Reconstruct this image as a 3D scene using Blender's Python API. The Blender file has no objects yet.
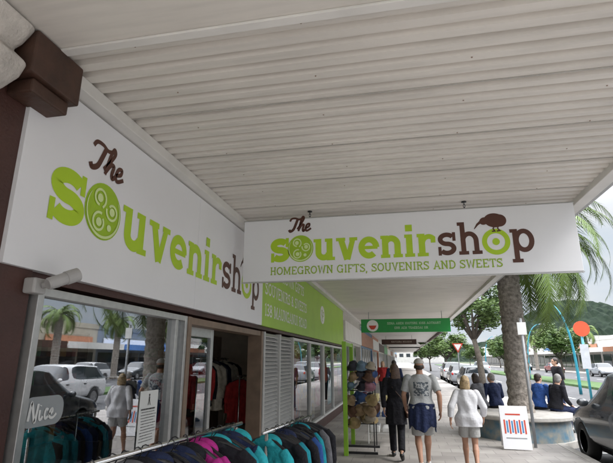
import bpy, bmesh, math, random, bisect
from math import sin, cos, pi, radians
from mathutils import Vector, Matrix
random.seed(7)
sc = bpy.context.scene
COL = sc.collection
V = Vector
# ---------------------------------------------------------------- materials
MC = {}
def M(name, c, rough=.6, var=.12, scale=6, metal=0., bump=0., bscale=60, spec=.5, coord='Object', c2=None, detail=5):
    if name in MC: return MC[name]
    m = bpy.data.materials.new(name); m.use_nodes = True
    nt = m.node_tree; N = nt.nodes; L = nt.links
    b = N['Principled BSDF']
    b.inputs['Roughness'].default_value = rough
    b.inputs['Metallic'].default_value = metal
    b.inputs['Specular IOR Level'].default_value = spec
    tc = N.new('ShaderNodeTexCoord')
    nz = N.new('ShaderNodeTexNoise'); nz.inputs['Scale'].default_value = scale; nz.inputs['Detail'].default_value = detail
    L.new(tc.outputs[coord], nz.inputs['Vector'])
    rp = N.new('ShaderNodeValToRGB')
    rp.color_ramp.elements[0].position = .3; rp.color_ramp.elements[1].position = .7
    ca = [max(0, v*(1-var)) for v in c[:3]]; cb = [min(1, v*(1+var)) for v in c[:3]]
    if c2: ca = list(c[:3]); cb = list(c2[:3])
    rp.color_ramp.elements[0].color = (*ca, 1); rp.color_ramp.elements[1].color = (*cb, 1)
    L.new(nz.outputs['Fac'], rp.inputs['Fac']); L.new(rp.outputs['Color'], b.inputs['Base Color'])
    if bump > 0:
        n2 = N.new('ShaderNodeTexNoise'); n2.inputs['Scale'].default_value = bscale; n2.inputs['Detail'].default_value = 4
        L.new(tc.outputs[coord], n2.inputs['Vector'])
        bp = N.new('ShaderNodeBump'); bp.inputs['Strength'].default_value = bump; bp.inputs['Distance'].default_value = .02
        L.new(n2.outputs['Fac'], bp.inputs['Height']); L.new(bp.outputs['Normal'], b.inputs['Normal'])
    MC[name] = m
    return m

def glass_mat(name, refl, tint=(.8, .85, .85), rough=.0, gcol=(.95, .97, 1, 1)):
    m = bpy.data.materials.new(name); m.use_nodes = True
    nt = m.node_tree; N = nt.nodes; L = nt.links
    for n in list(N):
        if n.type == 'BSDF_PRINCIPLED': N.remove(n)
    out = [n for n in N if n.type == 'OUTPUT_MATERIAL'][0]
    t = N.new('ShaderNodeBsdfTransparent'); t.inputs['Color'].default_value = (*tint, 1)
    g = N.new('ShaderNodeBsdfGlossy'); g.inputs['Roughness'].default_value = rough
    g.inputs['Color'].default_value = gcol
    fr = N.new('ShaderNodeFresnel'); fr.inputs['IOR'].default_value = 1.5
    ad = N.new('ShaderNodeMath'); ad.operation = 'ADD'; ad.use_clamp = True; ad.inputs[1].default_value = refl
    mx = N.new('ShaderNodeMixShader')
    L.new(fr.outputs['Fac'], ad.inputs[0]); L.new(ad.outputs[0], mx.inputs['Fac'])
    L.new(t.outputs[0], mx.inputs[1]); L.new(g.outputs[0], mx.inputs[2]); L.new(mx.outputs[0], out.inputs['Surface'])
    return m

def paving_mat():
    m = bpy.data.materials.new('pavers'); m.use_nodes = True
    nt = m.node_tree; N = nt.nodes; L = nt.links; b = N['Principled BSDF']
    tc = N.new('ShaderNodeTexCoord')
    br = N.new('ShaderNodeTexBrick'); br.inputs['Scale'].default_value = 1.0
    br.inputs['Brick Width'].default_value = .4; br.inputs['Row Height'].default_value = .4
    br.offset = 0.5
    br.inputs['Mortar Size'].default_value = .005
    br.inputs['Color1'].default_value = (.32, .295, .275, 1); br.inputs['Color2'].default_value = (.38, .355, .33, 1)
    br.inputs['Mortar'].default_value = (.19, .18, .17, 1)
    L.new(tc.outputs['Object'], br.inputs['Vector'])
    nz = N.new('ShaderNodeTexNoise'); nz.inputs['Scale'].default_value = 1.3; nz.inputs['Detail'].default_value = 8
    L.new(tc.outputs['Object'], nz.inputs['Vector'])
    mr = N.new('ShaderNodeMapRange'); mr.inputs['From Min'].default_value = .3; mr.inputs['From Max'].default_value = .7
    mr.inputs['To Min'].default_value = .70; mr.inputs['To Max'].default_value = 1.12
    L.new(nz.outputs['Fac'], mr.inputs['Value'])
    mx = N.new('ShaderNodeVectorMath'); mx.operation = 'SCALE'
    L.new(br.outputs['Color'], mx.inputs[0]); L.new(mr.outputs[0], mx.inputs['Scale'])
    L.new(mx.outputs[0], b.inputs['Base Color']); b.inputs['Roughness'].default_value = .75
    return m

def soffit_mat():
    m = M('soffit_paint', (.70, .66, .61), .42, .05, 1.2)
    nt = m.node_tree; N = nt.nodes; L = nt.links; b = N['Principled BSDF']
    old = b.inputs['Base Color'].links[0].from_socket
    tc = N.new('ShaderNodeTexCoord'); mp = N.new('ShaderNodeMapping'); mp.inputs['Scale'].default_value = (1.2, 14, 3)
    n = N.new('ShaderNodeTexNoise'); n.inputs['Scale'].default_value = 1.0; n.inputs['Detail'].default_value = 8
    L.new(tc.outputs['Object'], mp.inputs['Vector']); L.new(mp.outputs[0], n.inputs['Vector'])
    r = N.new('ShaderNodeMapRange'); r.inputs['From Min'].default_value = .45; r.inputs['From Max'].default_value = .75
    r.inputs['To Min'].default_value = 1.0; r.inputs['To Max'].default_value = .84
    L.new(n.outputs['Fac'], r.inputs['Value'])
    s = N.new('ShaderNodeVectorMath'); s.operation = 'SCALE'
    L.new(old, s.inputs[0]); L.new(r.outputs[0], s.inputs['Scale']); L.new(s.outputs[0], b.inputs['Base Color'])
    return m

def leaf_mat(name, c1, c2):
    m = M(name, c1, .55, 0, .9, c2=c2, detail=3)
    m.node_tree.nodes['Principled BSDF'].inputs['Specular IOR Level'].default_value = .3
    return m

# ---------------------------------------------------------------- helpers
def add(me, name, mat=None, parent=None, local=False):
    o = bpy.data.objects.new(name, me); COL.objects.link(o)
    if mat is not None:
        if isinstance(mat, (list, tuple)):
            for x in mat: me.materials.append(x)
        else: me.materials.append(mat)
    if parent is not None:
        o.parent = parent
        if not local: o.matrix_parent_inverse = parent.matrix_basis.inverted()
    return o
def Top(name, label, cat, loc=(0, 0, 0), rot=0, group=None):
    e = bpy.data.objects.new(name, None); e.empty_display_size = .2
    COL.objects.link(e); e.location = loc; e.rotation_euler = (0, 0, rot)
    e['label'] = label; e['category'] = cat
    if group: e['group'] = group
    return e
def tag(o, label, cat, group=None):
    o['label'] = label; o['category'] = cat
    if group: o['group'] = group
    return o
def fin(bm, name, mat, parent=None, local=False, smooth=False, bevel=0, seg=2, recalc=True):
    if recalc: bmesh.ops.recalc_face_normals(bm, faces=bm.faces)
    if bevel > 0:
        es = [e for e in bm.edges if len(e.link_faces) == 2 and e.calc_face_angle(0) > .6]
        bmesh.ops.bevel(bm, geom=es, offset=bevel, segments=seg, affect='EDGES', profile=.5)
    me = bpy.data.meshes.new(name); bm.to_mesh(me); bm.free()
    if smooth:
        me.polygons.foreach_set('use_smooth', [True]*len(me.polygons))
    return add(me, name, mat, parent, local)
def bbox(bm, x0, x1, y0, y1, z0, z1):
    vs = [bm.verts.new((x, y, z)) for x in (x0, x1) for y in (y0, y1) for z in (z0, z1)]
    for f in ((0, 1, 3, 2), (4, 6, 7, 5), (0, 4, 5, 1), (2, 3, 7, 6), (0, 2, 6, 4), (1, 5, 7, 3)):
        bm.faces.new([vs[i] for i in f])
def boxes(name, lst, mat, parent=None, local=False, bevel=0):
    bm = bmesh.new()
    for b in lst: bbox(bm, *b)
    return fin(bm, name, mat, parent, local, bevel=bevel)
def loft(bm, rings, caps=True, mi=0):
    R = [[bm.verts.new(p) for p in r] for r in rings]
    n = len(R[0])
    for a, b in zip(R, R[1:]):
        for i in range(n):
            f = bm.faces.new((a[i], a[(i+1) % n], b[(i+1) % n], b[i])); f.material_index = mi
    if caps:
        bm.faces.new(R[0][::-1]); bm.faces.new(R[-1])
    return R
def frame(d):
    d = d.normalized()
    a = V((0, 0, 1)) if abs(d.z) < .9 else V((1, 0, 0))
    u = d.cross(a).normalized(); v = d.cross(u).normalized()
    return u, v
def tube(bm, pts, rad, n=10, caps=True):
    pts = [V(p) for p in pts]; rings = []
    u = None
    for i, p in enumerate(pts):
        d = (pts[min(i+1, len(pts)-1)]-pts[max(i-1, 0)])
        if u is None: u, v = frame(d)
        else:
            dn = d.normalized(); u = (u-dn*u.dot(dn)).normalized(); v = dn.cross(u)
        r = rad[i] if isinstance(rad, (list, tuple)) else rad
        rings.append([p+u*cos(2*pi*k/n)*r+v*sin(2*pi*k/n)*r for k in range(n)])
    loft(bm, rings, caps)
def capsule(bm, p0, p1, r0, r1, n=14, flat0=False, flat1=False):
    p0 = V(p0); p1 = V(p1); d = p1-p0
    if d.length < 1e-5: d = V((0, 0, .001))
    dn = d.normalized(); u, v = frame(dn); rings = []
    def ring(c, r): return [c+u*cos(2*pi*k/n)*r+v*sin(2*pi*k/n)*r for k in range(n)]
    if not flat0:
        for a in (-84, -60, -30): rings.append(ring(p0+dn*r0*sin(radians(a)), r0*cos(radians(a))))
    for t in (0, .33, .66, 1): rings.append(ring(p0+d*t, r0+(r1-r0)*t))
    if not flat1:
        for a in (30, 60, 84): rings.append(ring(p1+dn*r1*sin(radians(a)), r1*cos(radians(a))))
    loft(bm, rings)
def ell(bm, c, r, rot=None, seg=16):
    m = Matrix.Translation(V(c)) @ (rot if rot else Matrix.Identity(4)) @ Matrix.Diagonal((*r, 1))
    bmesh.ops.create_uvsphere(bm, u_segments=seg, v_segments=max(8, seg*2//3), radius=1, matrix=m)
def lathe(bm, prof, n=24, mat=None):
    mat = mat or Matrix.Identity(4)
    rings = [[mat @ V((max(r, .0005)*cos(2*pi*k/n), max(r, .0005)*sin(2*pi*k/n), z)) for k in range(n)] for r, z in prof]
    loft(bm, rings)
def cyl(bm, p0, p1, r, n=12): tube(bm, [p0, p1], r, n)
def evalmesh(ob):
    dg = bpy.context.evaluated_depsgraph_get()
    return bpy.data.meshes.new_from_object(ob.evaluated_get(dg))
def remesh(bm, name, vox, mat, parent, sm=4, scale=1., local=True, fac=.5):
    me = bpy.data.meshes.new('tmp'); bmesh.ops.recalc_face_normals(bm, faces=bm.faces); bm.to_mesh(me); bm.free()
    o = bpy.data.objects.new('tmp', me); COL.objects.link(o)
    r = o.modifiers.new('r', 'REMESH'); r.mode = 'VOXEL'; r.voxel_size = vox; r.use_smooth_shade = True
    if sm:
        s = o.modifiers.new('s', 'SMOOTH'); s.iterations = sm; s.factor = fac
    m2 = evalmesh(o); bpy.data.objects.remove(o)
    m2.materials.clear()
    m2.transform(Matrix.Scale(scale, 4))
    m2.polygons.foreach_set('use_smooth', [True]*len(m2.polygons))
    m2.name = name
    return add(m2, name, mat, parent, local)
def copy_thing(t, loc, rot=None, group=None):
    def rec(o, par):
        c = o.copy(); COL.objects.link(c)
        if par: c.parent = par; c.matrix_parent_inverse = o.matrix_parent_inverse.copy()
        for ch in list(o.children): rec(ch, c)
        return c
    n = rec(t, None); n.location = loc
    if rot is not None: n.rotation_euler = (0, 0, rot)
    return n

# colours
GREEN = M('lime_vinyl', (.42, .62, .02), .4, .04)
MGREEN = M('mid_green_vinyl', (.33, .52, .02), .4, .04)
PALE = M('pale_lime_vinyl', (.66, .80, .36), .4, .04)
TAGG = M('tagline_green', (.30, .46, .03), .4, .04)
BROWN = M('brown_vinyl', (.085, .028, .016), .45, .08)
WHITE = M('white_sign', (.79, .79, .81), .35, .03, 1.2)
WVIN = M('white_vinyl', (.82, .82, .80), .4, .03)
SOF = soffit_mat()
TRIM = M('white_trim', (.70, .68, .65), .5, .08, 3)
ALU = M('aluminium_frame', (.50, .50, .49), .35, .08, 20, metal=.6)
WFR = M('white_frame', (.66, .66, .64), .45, .06, 5)
MAROON = M('maroon_paint', (.065, .026, .020), .5, .2, 4, bump=.15)
DBROWN = M('dark_brown_timber', (.06, .028, .018), .55, .3, 8, bump=.3, bscale=25)
BLACK = M('black_plastic', (.015, .015, .017), .4, .2)
CHROME = M('chrome', (.6, .6, .6), .2, .05, metal=1.)
GREY = M('grey_metal', (.3, .31, .32), .45, .1)
STUCCO = M('stucco', (.56, .52, .48), .8, .22, 7, bump=.7, bscale=45)
DARKIN = M('interior_wall', (.60, .52, .43), .8, .15, 3)
FLOORIN = M('interior_floor', (.36, .28, .2), .4, .2, 3)
GLASS = glass_mat('window_glass', .30, tint=(.6, .65, .66), rough=.012)
GLASS2 = glass_mat('shop_glass', .08)
CARGLASS = M('car_glass', (.02, .025, .03), .06, .1, spec=.9)
CONC = M('concrete', (.38, .36, .33), .8, .18, 6, bump=.25)
ASPH = M('asphalt', (.065, .065, .068), .85, .25, 3, bump=.3, bscale=120)

# ---------------------------------------------------------------- lettering (stroke font)
def arc(cx, cy, rx, ry, a0, a1, n=22):
    return [(cx+rx*cos(radians(a0+(a1-a0)*i/n)), cy+ry*sin(radians(a0+(a1-a0)*i/n))) for i in range(n+1)]
def glyph_lc(ch, w):
    h = w/2; s = .075; S = 2*s
    if ch == 's':
        r = (1-w)/4
        return [(arc(.4, 1-h-r, .27, r, 30, 270)+arc(.4, h+r, .27, r, 90, -150)[1:], w), ([(.70, .62), (.70, 1.0)], .13), ([(.09, .38), (.09, 0)], .13)], .84
    if ch == 'o': return [(arc(.46, .5, .46-h, .5-h, 0, 360, 36), w)], .97
    if ch == 'u': return [([(.22, 1), (.22, .38)]+arc(.46, .38, .24, .38-h, 180, 350)[1:], w), ([(.73, 1), (.73, 0)], w), ([(.0, 1-s), (.2, 1-s)], S), ([(.52, 1-s), (.72, 1-s)], S), ([(.73, s), (.97, s)], S)], 1.02
    if ch == 'v': return [([(.19, .97), (.47, .0)], w), ([(.75, .97), (.49, .0)], w*.85), ([(-.02, 1-s), (.4, 1-s)], S), ([(.58, 1-s), (.94, 1-s)], S)], .95
    if ch == 'e': return [([(.12, .5), (.84, .5)], w*.55), (arc(.46, .5, .46-h, .5-h, 0, 312, 34), w)], .95
    if ch in 'nh':
        t = 1 if ch == 'n' else 1.42
        return [([(.2, 0), (.2, t)], w), (arc(.46, .58, .27, .42-h, 175, 0)+[(.73, 0)], w), ([(.0, s), (.4, s)], S), ([(.54, s), (.94, s)], S), ([(.0, t-s), (.2, t-s)], S)], .99
    if ch == 'i': return [([(.22, 0), (.22, 1)], w), ([(.02, s), (.44, s)], S), ([(.02, 1-s), (.22, 1-s)], S), ([(.22, 1.14), (.22, 1.14+w*1.1)], w*1.1)], .5
    if ch == 'r': return [([(.22, 0), (.22, 1)], w), (arc(.52, .52, .28, .48-h, 175, 50), w*.8), ([(.02, s), (.48, s)], S), ([(.02, 1-s), (.22, 1-s)], S), ([(.60, .72), (.80, .72)], w)], .84
    if ch == 'p': return [([(.2, -.42), (.2, 1)], w), (arc(.53, .5, .40-h, .5-h, 0, 360, 34), w), ([(.0, s-.42), (.42, s-.42)], S), ([(.0, 1-s), (.2, 1-s)], S)], .98
    return [], .4
def glyph_uc(ch, w=.14):
    h = w/2; s = w*.45
    def sf(x, y, l=.13): return ([(x-l, y), (x+l, y)], 2*s)
    def st(x): return ([(x, 0), (x, 1)], w)
    T = 1-s
    d = {
     'H': ([st(.17), st(.65), ([(.17, .5), (.65, .5)], w), sf(.17, s), sf(.17, T), sf(.65, s), sf(.65, T)], .9),
     'O': ([(arc(.42, .5, .42-h, .5-h, 0, 360, 28), w)], .93),
     'M': ([st(.15), st(.85), ([(.15, .95), (.5, .15), (.85, .95)], w), sf(.15, s), sf(.85, s), sf(.08, T, .08), sf(.92, T, .08)], 1.1),
     'E': ([st(.15), ([(.02, T), (.66, T)], 2*s), ([(.02, s), (.68, s)], 2*s), ([(.15, .5), (.52, .5)], w), ([(.64, .72), (.64, 1)], w*.7), ([(.66, 0), (.66, .28)], w*.7)], .8),
     'F': ([st(.15), ([(.02, T), (.66, T)], 2*s), sf(.15, s), ([(.15, .5), (.52, .5)], w), ([(.64, .7), (.64, 1)], w*.7)], .75),
     'G': ([(arc(.42, .5, .42-h, .5-h, 45, 330, 26), w), ([(.72, 0), (.72, .45)], w), sf(.70, .45, .14), ([(.70, .7), (.70, 1)], w*.6)], .95),
     'R': ([st(.17), (arc(.40, .74, .24, .26-h, 90, -90), w), ([(.17, 1-h), (.41, 1-h)], w), ([(.17, .48+h), (.41, .48+h)], w), ([(.42, .5), (.68, .04)], w), sf(.17, s), sf(.08, T, .08), sf(.70, s, .1)], .85),
     'W': ([([(.12, 1), (.34, .05), (.55, .85), (.76, .05), (.98, 1)], w), sf(.12, T), sf(.98, T)], 1.15),
     'N': ([st(.17), st(.72), ([(.17, .95), (.72, .08)], w), sf(.17, s), sf(.09, T, .1), sf(.72, T)], .95),
     'I': ([st(.2), sf(.2, s), sf(.2, T)], .46),
     'T': ([st(.38), ([(.02, T), (.74, T)], 2*s), sf(.38, s), ([(.06, .72), (.06, 1)], w*.7), ([(.70, .72), (.70, 1)], w*.7)], .82),
     'S': ([(arc(.34, .75, .24, .25-h, 30, 270)+arc(.34, .25+h*.3, .26, .25-h*.7, 90, -150)[1:], w), ([(.6, .68), (.6, 1)], w*.6), ([(.06, 0), (.06, .32)], w*.6)], .76),
     'U': ([([(.15, 1), (.15, .33)]+arc(.41, .33, .26, .33-h, 180, 360)[1:]+[(.67, 1)], w), sf(.15, T), sf(.67, T)], .88),
     'V': ([([(.13, 1), (.42, .04), (.71, 1)], w), sf(.13, T), sf(.71, T)], .88),
     'A': ([([(.1, 0), (.42, .97), (.74, 0)], w), ([(.22, .32), (.62, .32)], w*.8), sf(.1, s), sf(.74, s)], .9),
     'D': ([st(.17), ([(.03, 1-h), (.36, 1-h)]+arc(.36, .5, .38, .5-h, 90, -90)+[(.03, h)], w)], .86),
     ',': ([([(.12, .1), (.05, -.18)], w)], .28),
     '1': ([st(.25), sf(.25, s), ([(.05, .8), (.25, .95)], w*.8)], .5),
     '3': ([(arc(.3, .74, .24, .26-h, 150, -90)+arc(.3, .26, .27, .26-h, 90, -150), w)], .7),
     '8': ([(arc(.32, .74, .22, .26-h, 0, 360), w), (arc(.32, .26, .26, .27-h, 0, 360), w)], .74),
     '&': ([(arc(.34, .76, .18, .24-h, 0, 360), w), (arc(.32, .27, .24, .27-h, 0, 360), w), ([(.3, .5), (.74, .02)], w)], .85),
    }
    return d.get(ch, ([], .42))
class Pen:
    """collects flat strokes lying on a sign face"""
    def __init__(s, o, r, u, n):
        s.o, s.r, s.u, s.n = V(o), V(r), V(u), V(n); s.bm = bmesh.new(); s.k = 0
    def P(s, x, y, e=0): return s.o+s.r*x+s.u*y+s.n*(.002+.00035*(s.k % 9)+e)
    def ribbon(s, pts, w):
        s.k += 1; n = len(pts); L = []; R = []
        ws = w if isinstance(w, (list, tuple)) else [w]*n
        closed = (abs(pts[0][0]-pts[-1][0])+abs(pts[0][1]-pts[-1][1])) < 1e-6
        for i in range(n):
            a = pts[i-1] if i > 0 else (pts[-2] if closed else pts[0]); b = pts[i+1] if i < n-1 else (pts[1] if closed else pts[-1])
            dx, dy = b[0]-a[0], b[1]-a[1]; l = math.hypot(dx, dy) or 1
            nx, ny = -dy/l, dx/l; f = 1.
            if 0 < i < n-1:
                d1 = (pts[i][0]-pts[i-1][0], pts[i][1]-pts[i-1][1]); l1 = math.hypot(*d1) or 1
                c = abs((-d1[1]*nx+d1[0]*ny)/l1); f = 1/max(c, .45)
            h = ws[i]/2*f
            L.append(s.bm.verts.new(s.P(pts[i][0]+nx*h, pts[i][1]+ny*h))); R.append(s.bm.verts.new(s.P(pts[i][0]-nx*h, pts[i][1]-ny*h)))
        for i in range(n-1):
            s.bm.faces.new((L[i], R[i], R[i+1], L[i+1]))
    def poly(s, pts):
        s.k += 1
        s.bm.faces.new([s.bm.verts.new(s.P(*p)) for p in pts])
    def disc(s, cx, cy, rx, ry=None, ang=0, n=36):
        ry = ry or rx; a = radians(ang)
        s.poly([(cx+rx*cos(t)*cos(a)-ry*sin(t)*sin(a), cy+rx*cos(t)*sin(a)+ry*sin(t)*cos(a)) for t in [2*pi*i/n for i in range(n)]])
    def glyphs(s, strokes, x, y, sc, sx=1.):
        for pts, w in strokes: s.ribbon([(x+p[0]*sc*sx, y+p[1]*sc) for p in pts], w*sc)
    def done(s, name, mat, parent):
        me = bpy.data.meshes.new(name)
        for f in s.bm.faces:
            f.normal_update()
            if f.normal.dot(s.n) < 0: f.normal_flip()
        s.bm.to_mesh(me); s.bm.free()
        return add(me, name, mat, parent)
def cat(pts, n=6):
    out = []
    P = [pts[0]]+list(pts)+[pts[-1]]
    for i in range(1, len(P)-2):
        for k in range(n):
            t = k/n; q = []
            for c in (0, 1):
                a, b, d, e = P[i-1][c], P[i][c], P[i+1][c], P[i+2][c]
                q.append(.5*((2*b)+(-a+d)*t+(2*a-5*b+4*d-e)*t*t+(-a+3*b-3*d+e)*t**3))
            out.append(tuple(q))
    out.append(pts[-1]); return out
def text_words(o, r, u, n, txt, x, y, h, width, name, mat, parent, w=.14):
    adv = sum(glyph_uc(c)[1] if c != ' ' else .45 for c in txt); sx = width/(adv*h)
    for word in txt.split(' '):
        p = Pen(o, r, u, n)
        for c in word:
            g, a = glyph_uc(c, w); p.glyphs(g, x, y, h, sx); x += a*h*sx
        p.done(name, mat, parent); x += .45*h*sx
def logo(parent, o, r, u, n, x0, y0, xh, width):
    W = .27; W2 = .20
    seq = [('s', 1), ('O', 1), ('u', 1), ('v', 1), ('e', 1), ('n', 1), ('i', 1), ('r', 1), ('s', 2), ('h', 2), ('K', 2), ('p', 2)]
    tot = 0
    for c, k in seq:
        a = 1.12 if c == 'O' else (1.04 if c == 'K' else glyph_lc(c, W if k == 1 else W2)[1]); tot += a+.03
    sx = width/(tot*xh)
    x = x0; balls = []
    for c, k in seq:
        if c == 'O':
            balls.append(('O', x+.54*xh*sx)); x += 1.15*xh*sx; continue
        if c == 'K':
            balls.append(('K', x+.5*xh*sx)); x += 1.07*xh*sx; continue
        st, a = glyph_lc(c, W if k == 1 else W2)
        g = Pen(o, r, u, n)
        g.glyphs(st, x, y0, xh*(1.12 if c == 's' and k == 1 and x == x0 else 1), sx)
        g.done('letter', GREEN if k == 1 else BROWN, parent)
        x += (a+.03)*xh*sx
    for c, cx in balls:
        if c == 'O':
            p = Pen(o, r, u, n); cy = y0+.60*xh; R = .62*xh; rx = min(R, .60*xh*sx)
            p.disc(cx, cy, rx, R); p.done('koru_ball', MGREEN, parent)
            def E(a, b_, rr, a0, a1, r1=None):
                r1 = r1 if r1 is not None else rr
                return [(cx+(a+(rr+(r1-rr)*i/30)*cos(radians(a0+(a1-a0)*i/30)))*rx, cy+(b_+(rr+(r1-rr)*i/30)*sin(radians(a0+(a1-a0)*i/30)))*R) for i in range(31)]
            for a_, b_, rr, s0 in ((-.28, .42, .34, -60), (.44, .10, .32, 170), (-.22, -.42, .34, 70)):
                p = Pen(V(o)+V(n)*.0045, r, u, n)
                p.ribbon(E(a_, b_, rr, s0, s0+330, rr*.72), .055*xh); p.disc(cx+a_*rx, cy+b_*R, .15*rx, .15*R)
                p.done('koru_curl', PALE, parent)
            p = Pen(V(o)+V(n)*.0045, r, u, n); p.ribbon(E(0, 0, .90, -215, 35), [.012*xh+.045*xh*sin(pi*i/30) for i in range(31)]); p.disc(cx+.36*rx, cy-.50*R, .12*rx, .12*R)
            p.done('koru_rim', PALE, parent)
        else:
            p = Pen(o, r, u, n)
            p.ribbon([(cx+(.46*cos(t))*xh*sx, y0+(.5+.46*sin(t))*xh) for t in [2*pi*i/40 for i in range(41)]], .20*xh)
            p.disc(cx, y0+.5*xh, .15*xh*sx, .15*xh)
            p.done('kiwifruit_ring', GREEN, parent)
            p = Pen(o, r, u, n); bx, by = cx+.02*xh, y0+1.40*xh
            p.disc(bx, by+.03*xh, .42*xh, .31*xh, -8); p.disc(bx+.20*xh, by+.01*xh, .28*xh, .27*xh, 0)
            p.disc(bx-.42*xh, by+.02*xh, .19*xh, .16*xh, 25)
            p.ribbon([(bx-.52*xh, by+.02*xh), (bx-.70*xh, by-.12*xh), (bx-.84*xh, by-.31*xh)], [.13*xh, .09*xh, .03*xh])
            p.ribbon([(bx-.02*xh, by-.2*xh), (bx-.08*xh, by-.34*xh), (bx-.02*xh, by-.44*xh), (bx-.14*xh, by-.45*xh)], .055*xh)
            p.ribbon([(bx+.14*xh, by-.18*xh), (bx+.10*xh, by-.33*xh), (bx+.18*xh, by-.43*xh), (bx+.05*xh, by-.45*xh)], .055*xh)
            p.done('kiwi_bird_emblem', BROWN, parent)
    p = Pen(o, r, u, n); ox, oy, q = x0+.85*xh*sx, y0+1.42*xh, .62*xh
    def sh(pts, w): p.ribbon([(ox+(a+.22*b_)*q*sx, oy+b_*q) for a, b_ in cat(pts)], w*q)
    sh([(-.08, .78), (.02, .98), (.3, 1.0), (.6, .9), (.9, 1.02)], .15)
    sh([(.48, .95), (.42, .55), (.33, .15), (.12, .0), (.0, .14)], .20)
    sh([(.62, .15), (.80, .5), (.95, .95), (.84, 1.1), (.76, .8), (.74, 0)], .15)
    sh([(.74, .12), (.88, .45), (1.04, .46), (1.04, .15), (1.12, .0), (1.26, .14)], .17)
    sh([(1.24, .2), (1.46, .32), (1.46, .52), (1.30, .48), (1.24, .2), (1.38, .0), (1.66, .18)], .15)
    p.done('script_lettering', BROWN, parent)

# ---------------------------------------------------------------- camera
cam = bpy.data.cameras.new('camera'); co = bpy.data.objects.new('camera', cam); COL.objects.link(co)
co.location = (0, 0, 1.7); co.rotation_euler = (radians(105.5), 0, radians(11.5))
cam.sensor_width = 36; cam.lens = 36*463/613; cam.clip_end = 3000; cam.clip_start = .05
sc.camera = co

# ---------------------------------------------------------------- world and sun (overcast: bright zenith, paler horizon)
w = bpy.data.worlds.new('World'); sc.world = w; w.use_nodes = True
nt = w.node_tree; N = nt.nodes; L = nt.links; bg = N['Background']
sky = N.new('ShaderNodeTexSky'); sky.sky_type = 'NISHITA'; sky.sun_disc = False
sky.sun_elevation = radians(46); sky.sun_rotation = radians(105); sky.air_density = 1; sky.dust_density = 3
hs = N.new('ShaderNodeHueSaturation'); hs.inputs['Saturation'].default_value = .5; hs.inputs['Value'].default_value = .55
tc = N.new('ShaderNodeTexCoord'); cn = N.new('ShaderNodeTexNoise'); cn.inputs['Scale'].default_value = 2.6; cn.inputs['Detail'].default_value = 8
mpn = N.new('ShaderNodeMapping'); mpn.inputs['Scale'].default_value = (1, 1, 3.5)
L.new(tc.outputs['Generated'], mpn.inputs['Vector']); L.new(mpn.outputs[0], cn.inputs['Vector'])
cr = N.new('ShaderNodeValToRGB'); cr.color_ramp.elements[0].position = .42; cr.color_ramp.elements[1].position = .60
cr.color_ramp.elements[0].color = (4.9, 5.6, 6.4, 1); cr.color_ramp.elements[1].color = (6.4, 6.6, 6.8, 1)
L.new(cn.outputs['Fac'], cr.inputs['Fac'])
m1 = N.new('ShaderNodeMixRGB'); m1.inputs['Fac'].default_value = .8
L.new(sky.outputs[0], hs.inputs['Color']); L.new(hs.outputs[0], m1.inputs['Color1']); L.new(cr.outputs['Color'], m1.inputs['Color2'])
sx_ = N.new('ShaderNodeSeparateXYZ'); L.new(tc.outputs['Generated'], sx_.inputs[0])
mrz = N.new('ShaderNodeMapRange'); mrz.interpolation_type = 'SMOOTHSTEP'; mrz.inputs['From Min'].default_value = .22; mrz.inputs['From Max'].default_value = .80
L.new(sx_.outputs['Z'], mrz.inputs['Value'])
mx = N.new('ShaderNodeMixRGB'); mx.inputs['Color2'].default_value = (44, 45, 47, 1)
L.new(mrz.outputs[0], mx.inputs['Fac']); L.new(m1.outputs[0], mx.inputs['Color1'])
L.new(mx.outputs[0], bg.inputs['Color']); bg.inputs['Strength'].default_value = .15
sl = bpy.data.lights.new('sun', 'SUN'); so = bpy.data.objects.new('sun', sl); COL.objects.link(so)
sl.energy = 2.0; sl.angle = radians(14); sl.color = (1, .96, .9)
az = radians(105); el = radians(46)
sd = V((sin(az)*cos(el), cos(az)*cos(el), sin(el)))
so.rotation_euler = sd.to_track_quat('Z', 'Y').to_euler(); so.location = (10, -5, 20)
sc.view_settings.view_transform = 'Standard'; sc.view_settings.look = 'None'; sc.view_settings.exposure = 0

# ---------------------------------------------------------------- ground, road, pavement
def sheet(name, pts, z, mat):
    bm = bmesh.new(); bm.faces.new([bm.verts.new((x, y, z)) for x, y in pts]); o = fin(bm, name, mat)
    if o.data.polygons[0].normal.z < 0: o.data.flip_normals()
    o['kind'] = 'structure'; return o
GRASS = M('grass_ground', (.04, .055, .02), .9, .3, .5)
sheet('ground', [(-1500, -300), (1500, -300), (1500, 2500), (-1500, 2500)], -.14, GRASS)
sheet('road', [(2.5, -40), (24.2, -40), (24.2, 420), (2.5, 420)], -.125, ASPH)
PAV = paving_mat()
def slab(name, pts, z0, z1, mat):
    bm = bmesh.new(); a = [bm.verts.new((x, y, z0)) for x, y in pts]; b = [bm.verts.new((x, y, z1)) for x, y in pts]
    n = len(pts)
    for i in range(n): bm.faces.new((a[i], a[(i+1) % n], b[(i+1) % n], b[i]))
    bm.faces.new(b); bm.faces.new(a[::-1])
    o = fin(bm, name, mat); o['kind'] = 'structure'; return o
K = [(3.05, -30), (3.05, 11.4), (3.5, 11.9), (5.9, 13.2), (6.1, 13.6), (6.1, 23.5), (5.7, 24.2), (3.2, 26), (3.05, 26.6), (3.05, 300)]
slab('pavement', [(-7, -30)]+K+[(-7, 300)], -.2, 0, PAV)
kp = [(x+.16, y) for x, y in K]
slab('kerb', K+kp[::-1], -.2, .006, CONC)
slab('pavement', [(24, -40), (29, -40), (29, 400), (24, 400)], -.2, 0, CONC)
slab('median_strip', [(11.8, 22), (14.8, 22), (14.8, 200), (11.8, 200)], -.2, .02, M('median_grass', (.05, .10, .025), .9, .35, 3, bump=.6, bscale=60))
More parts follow.
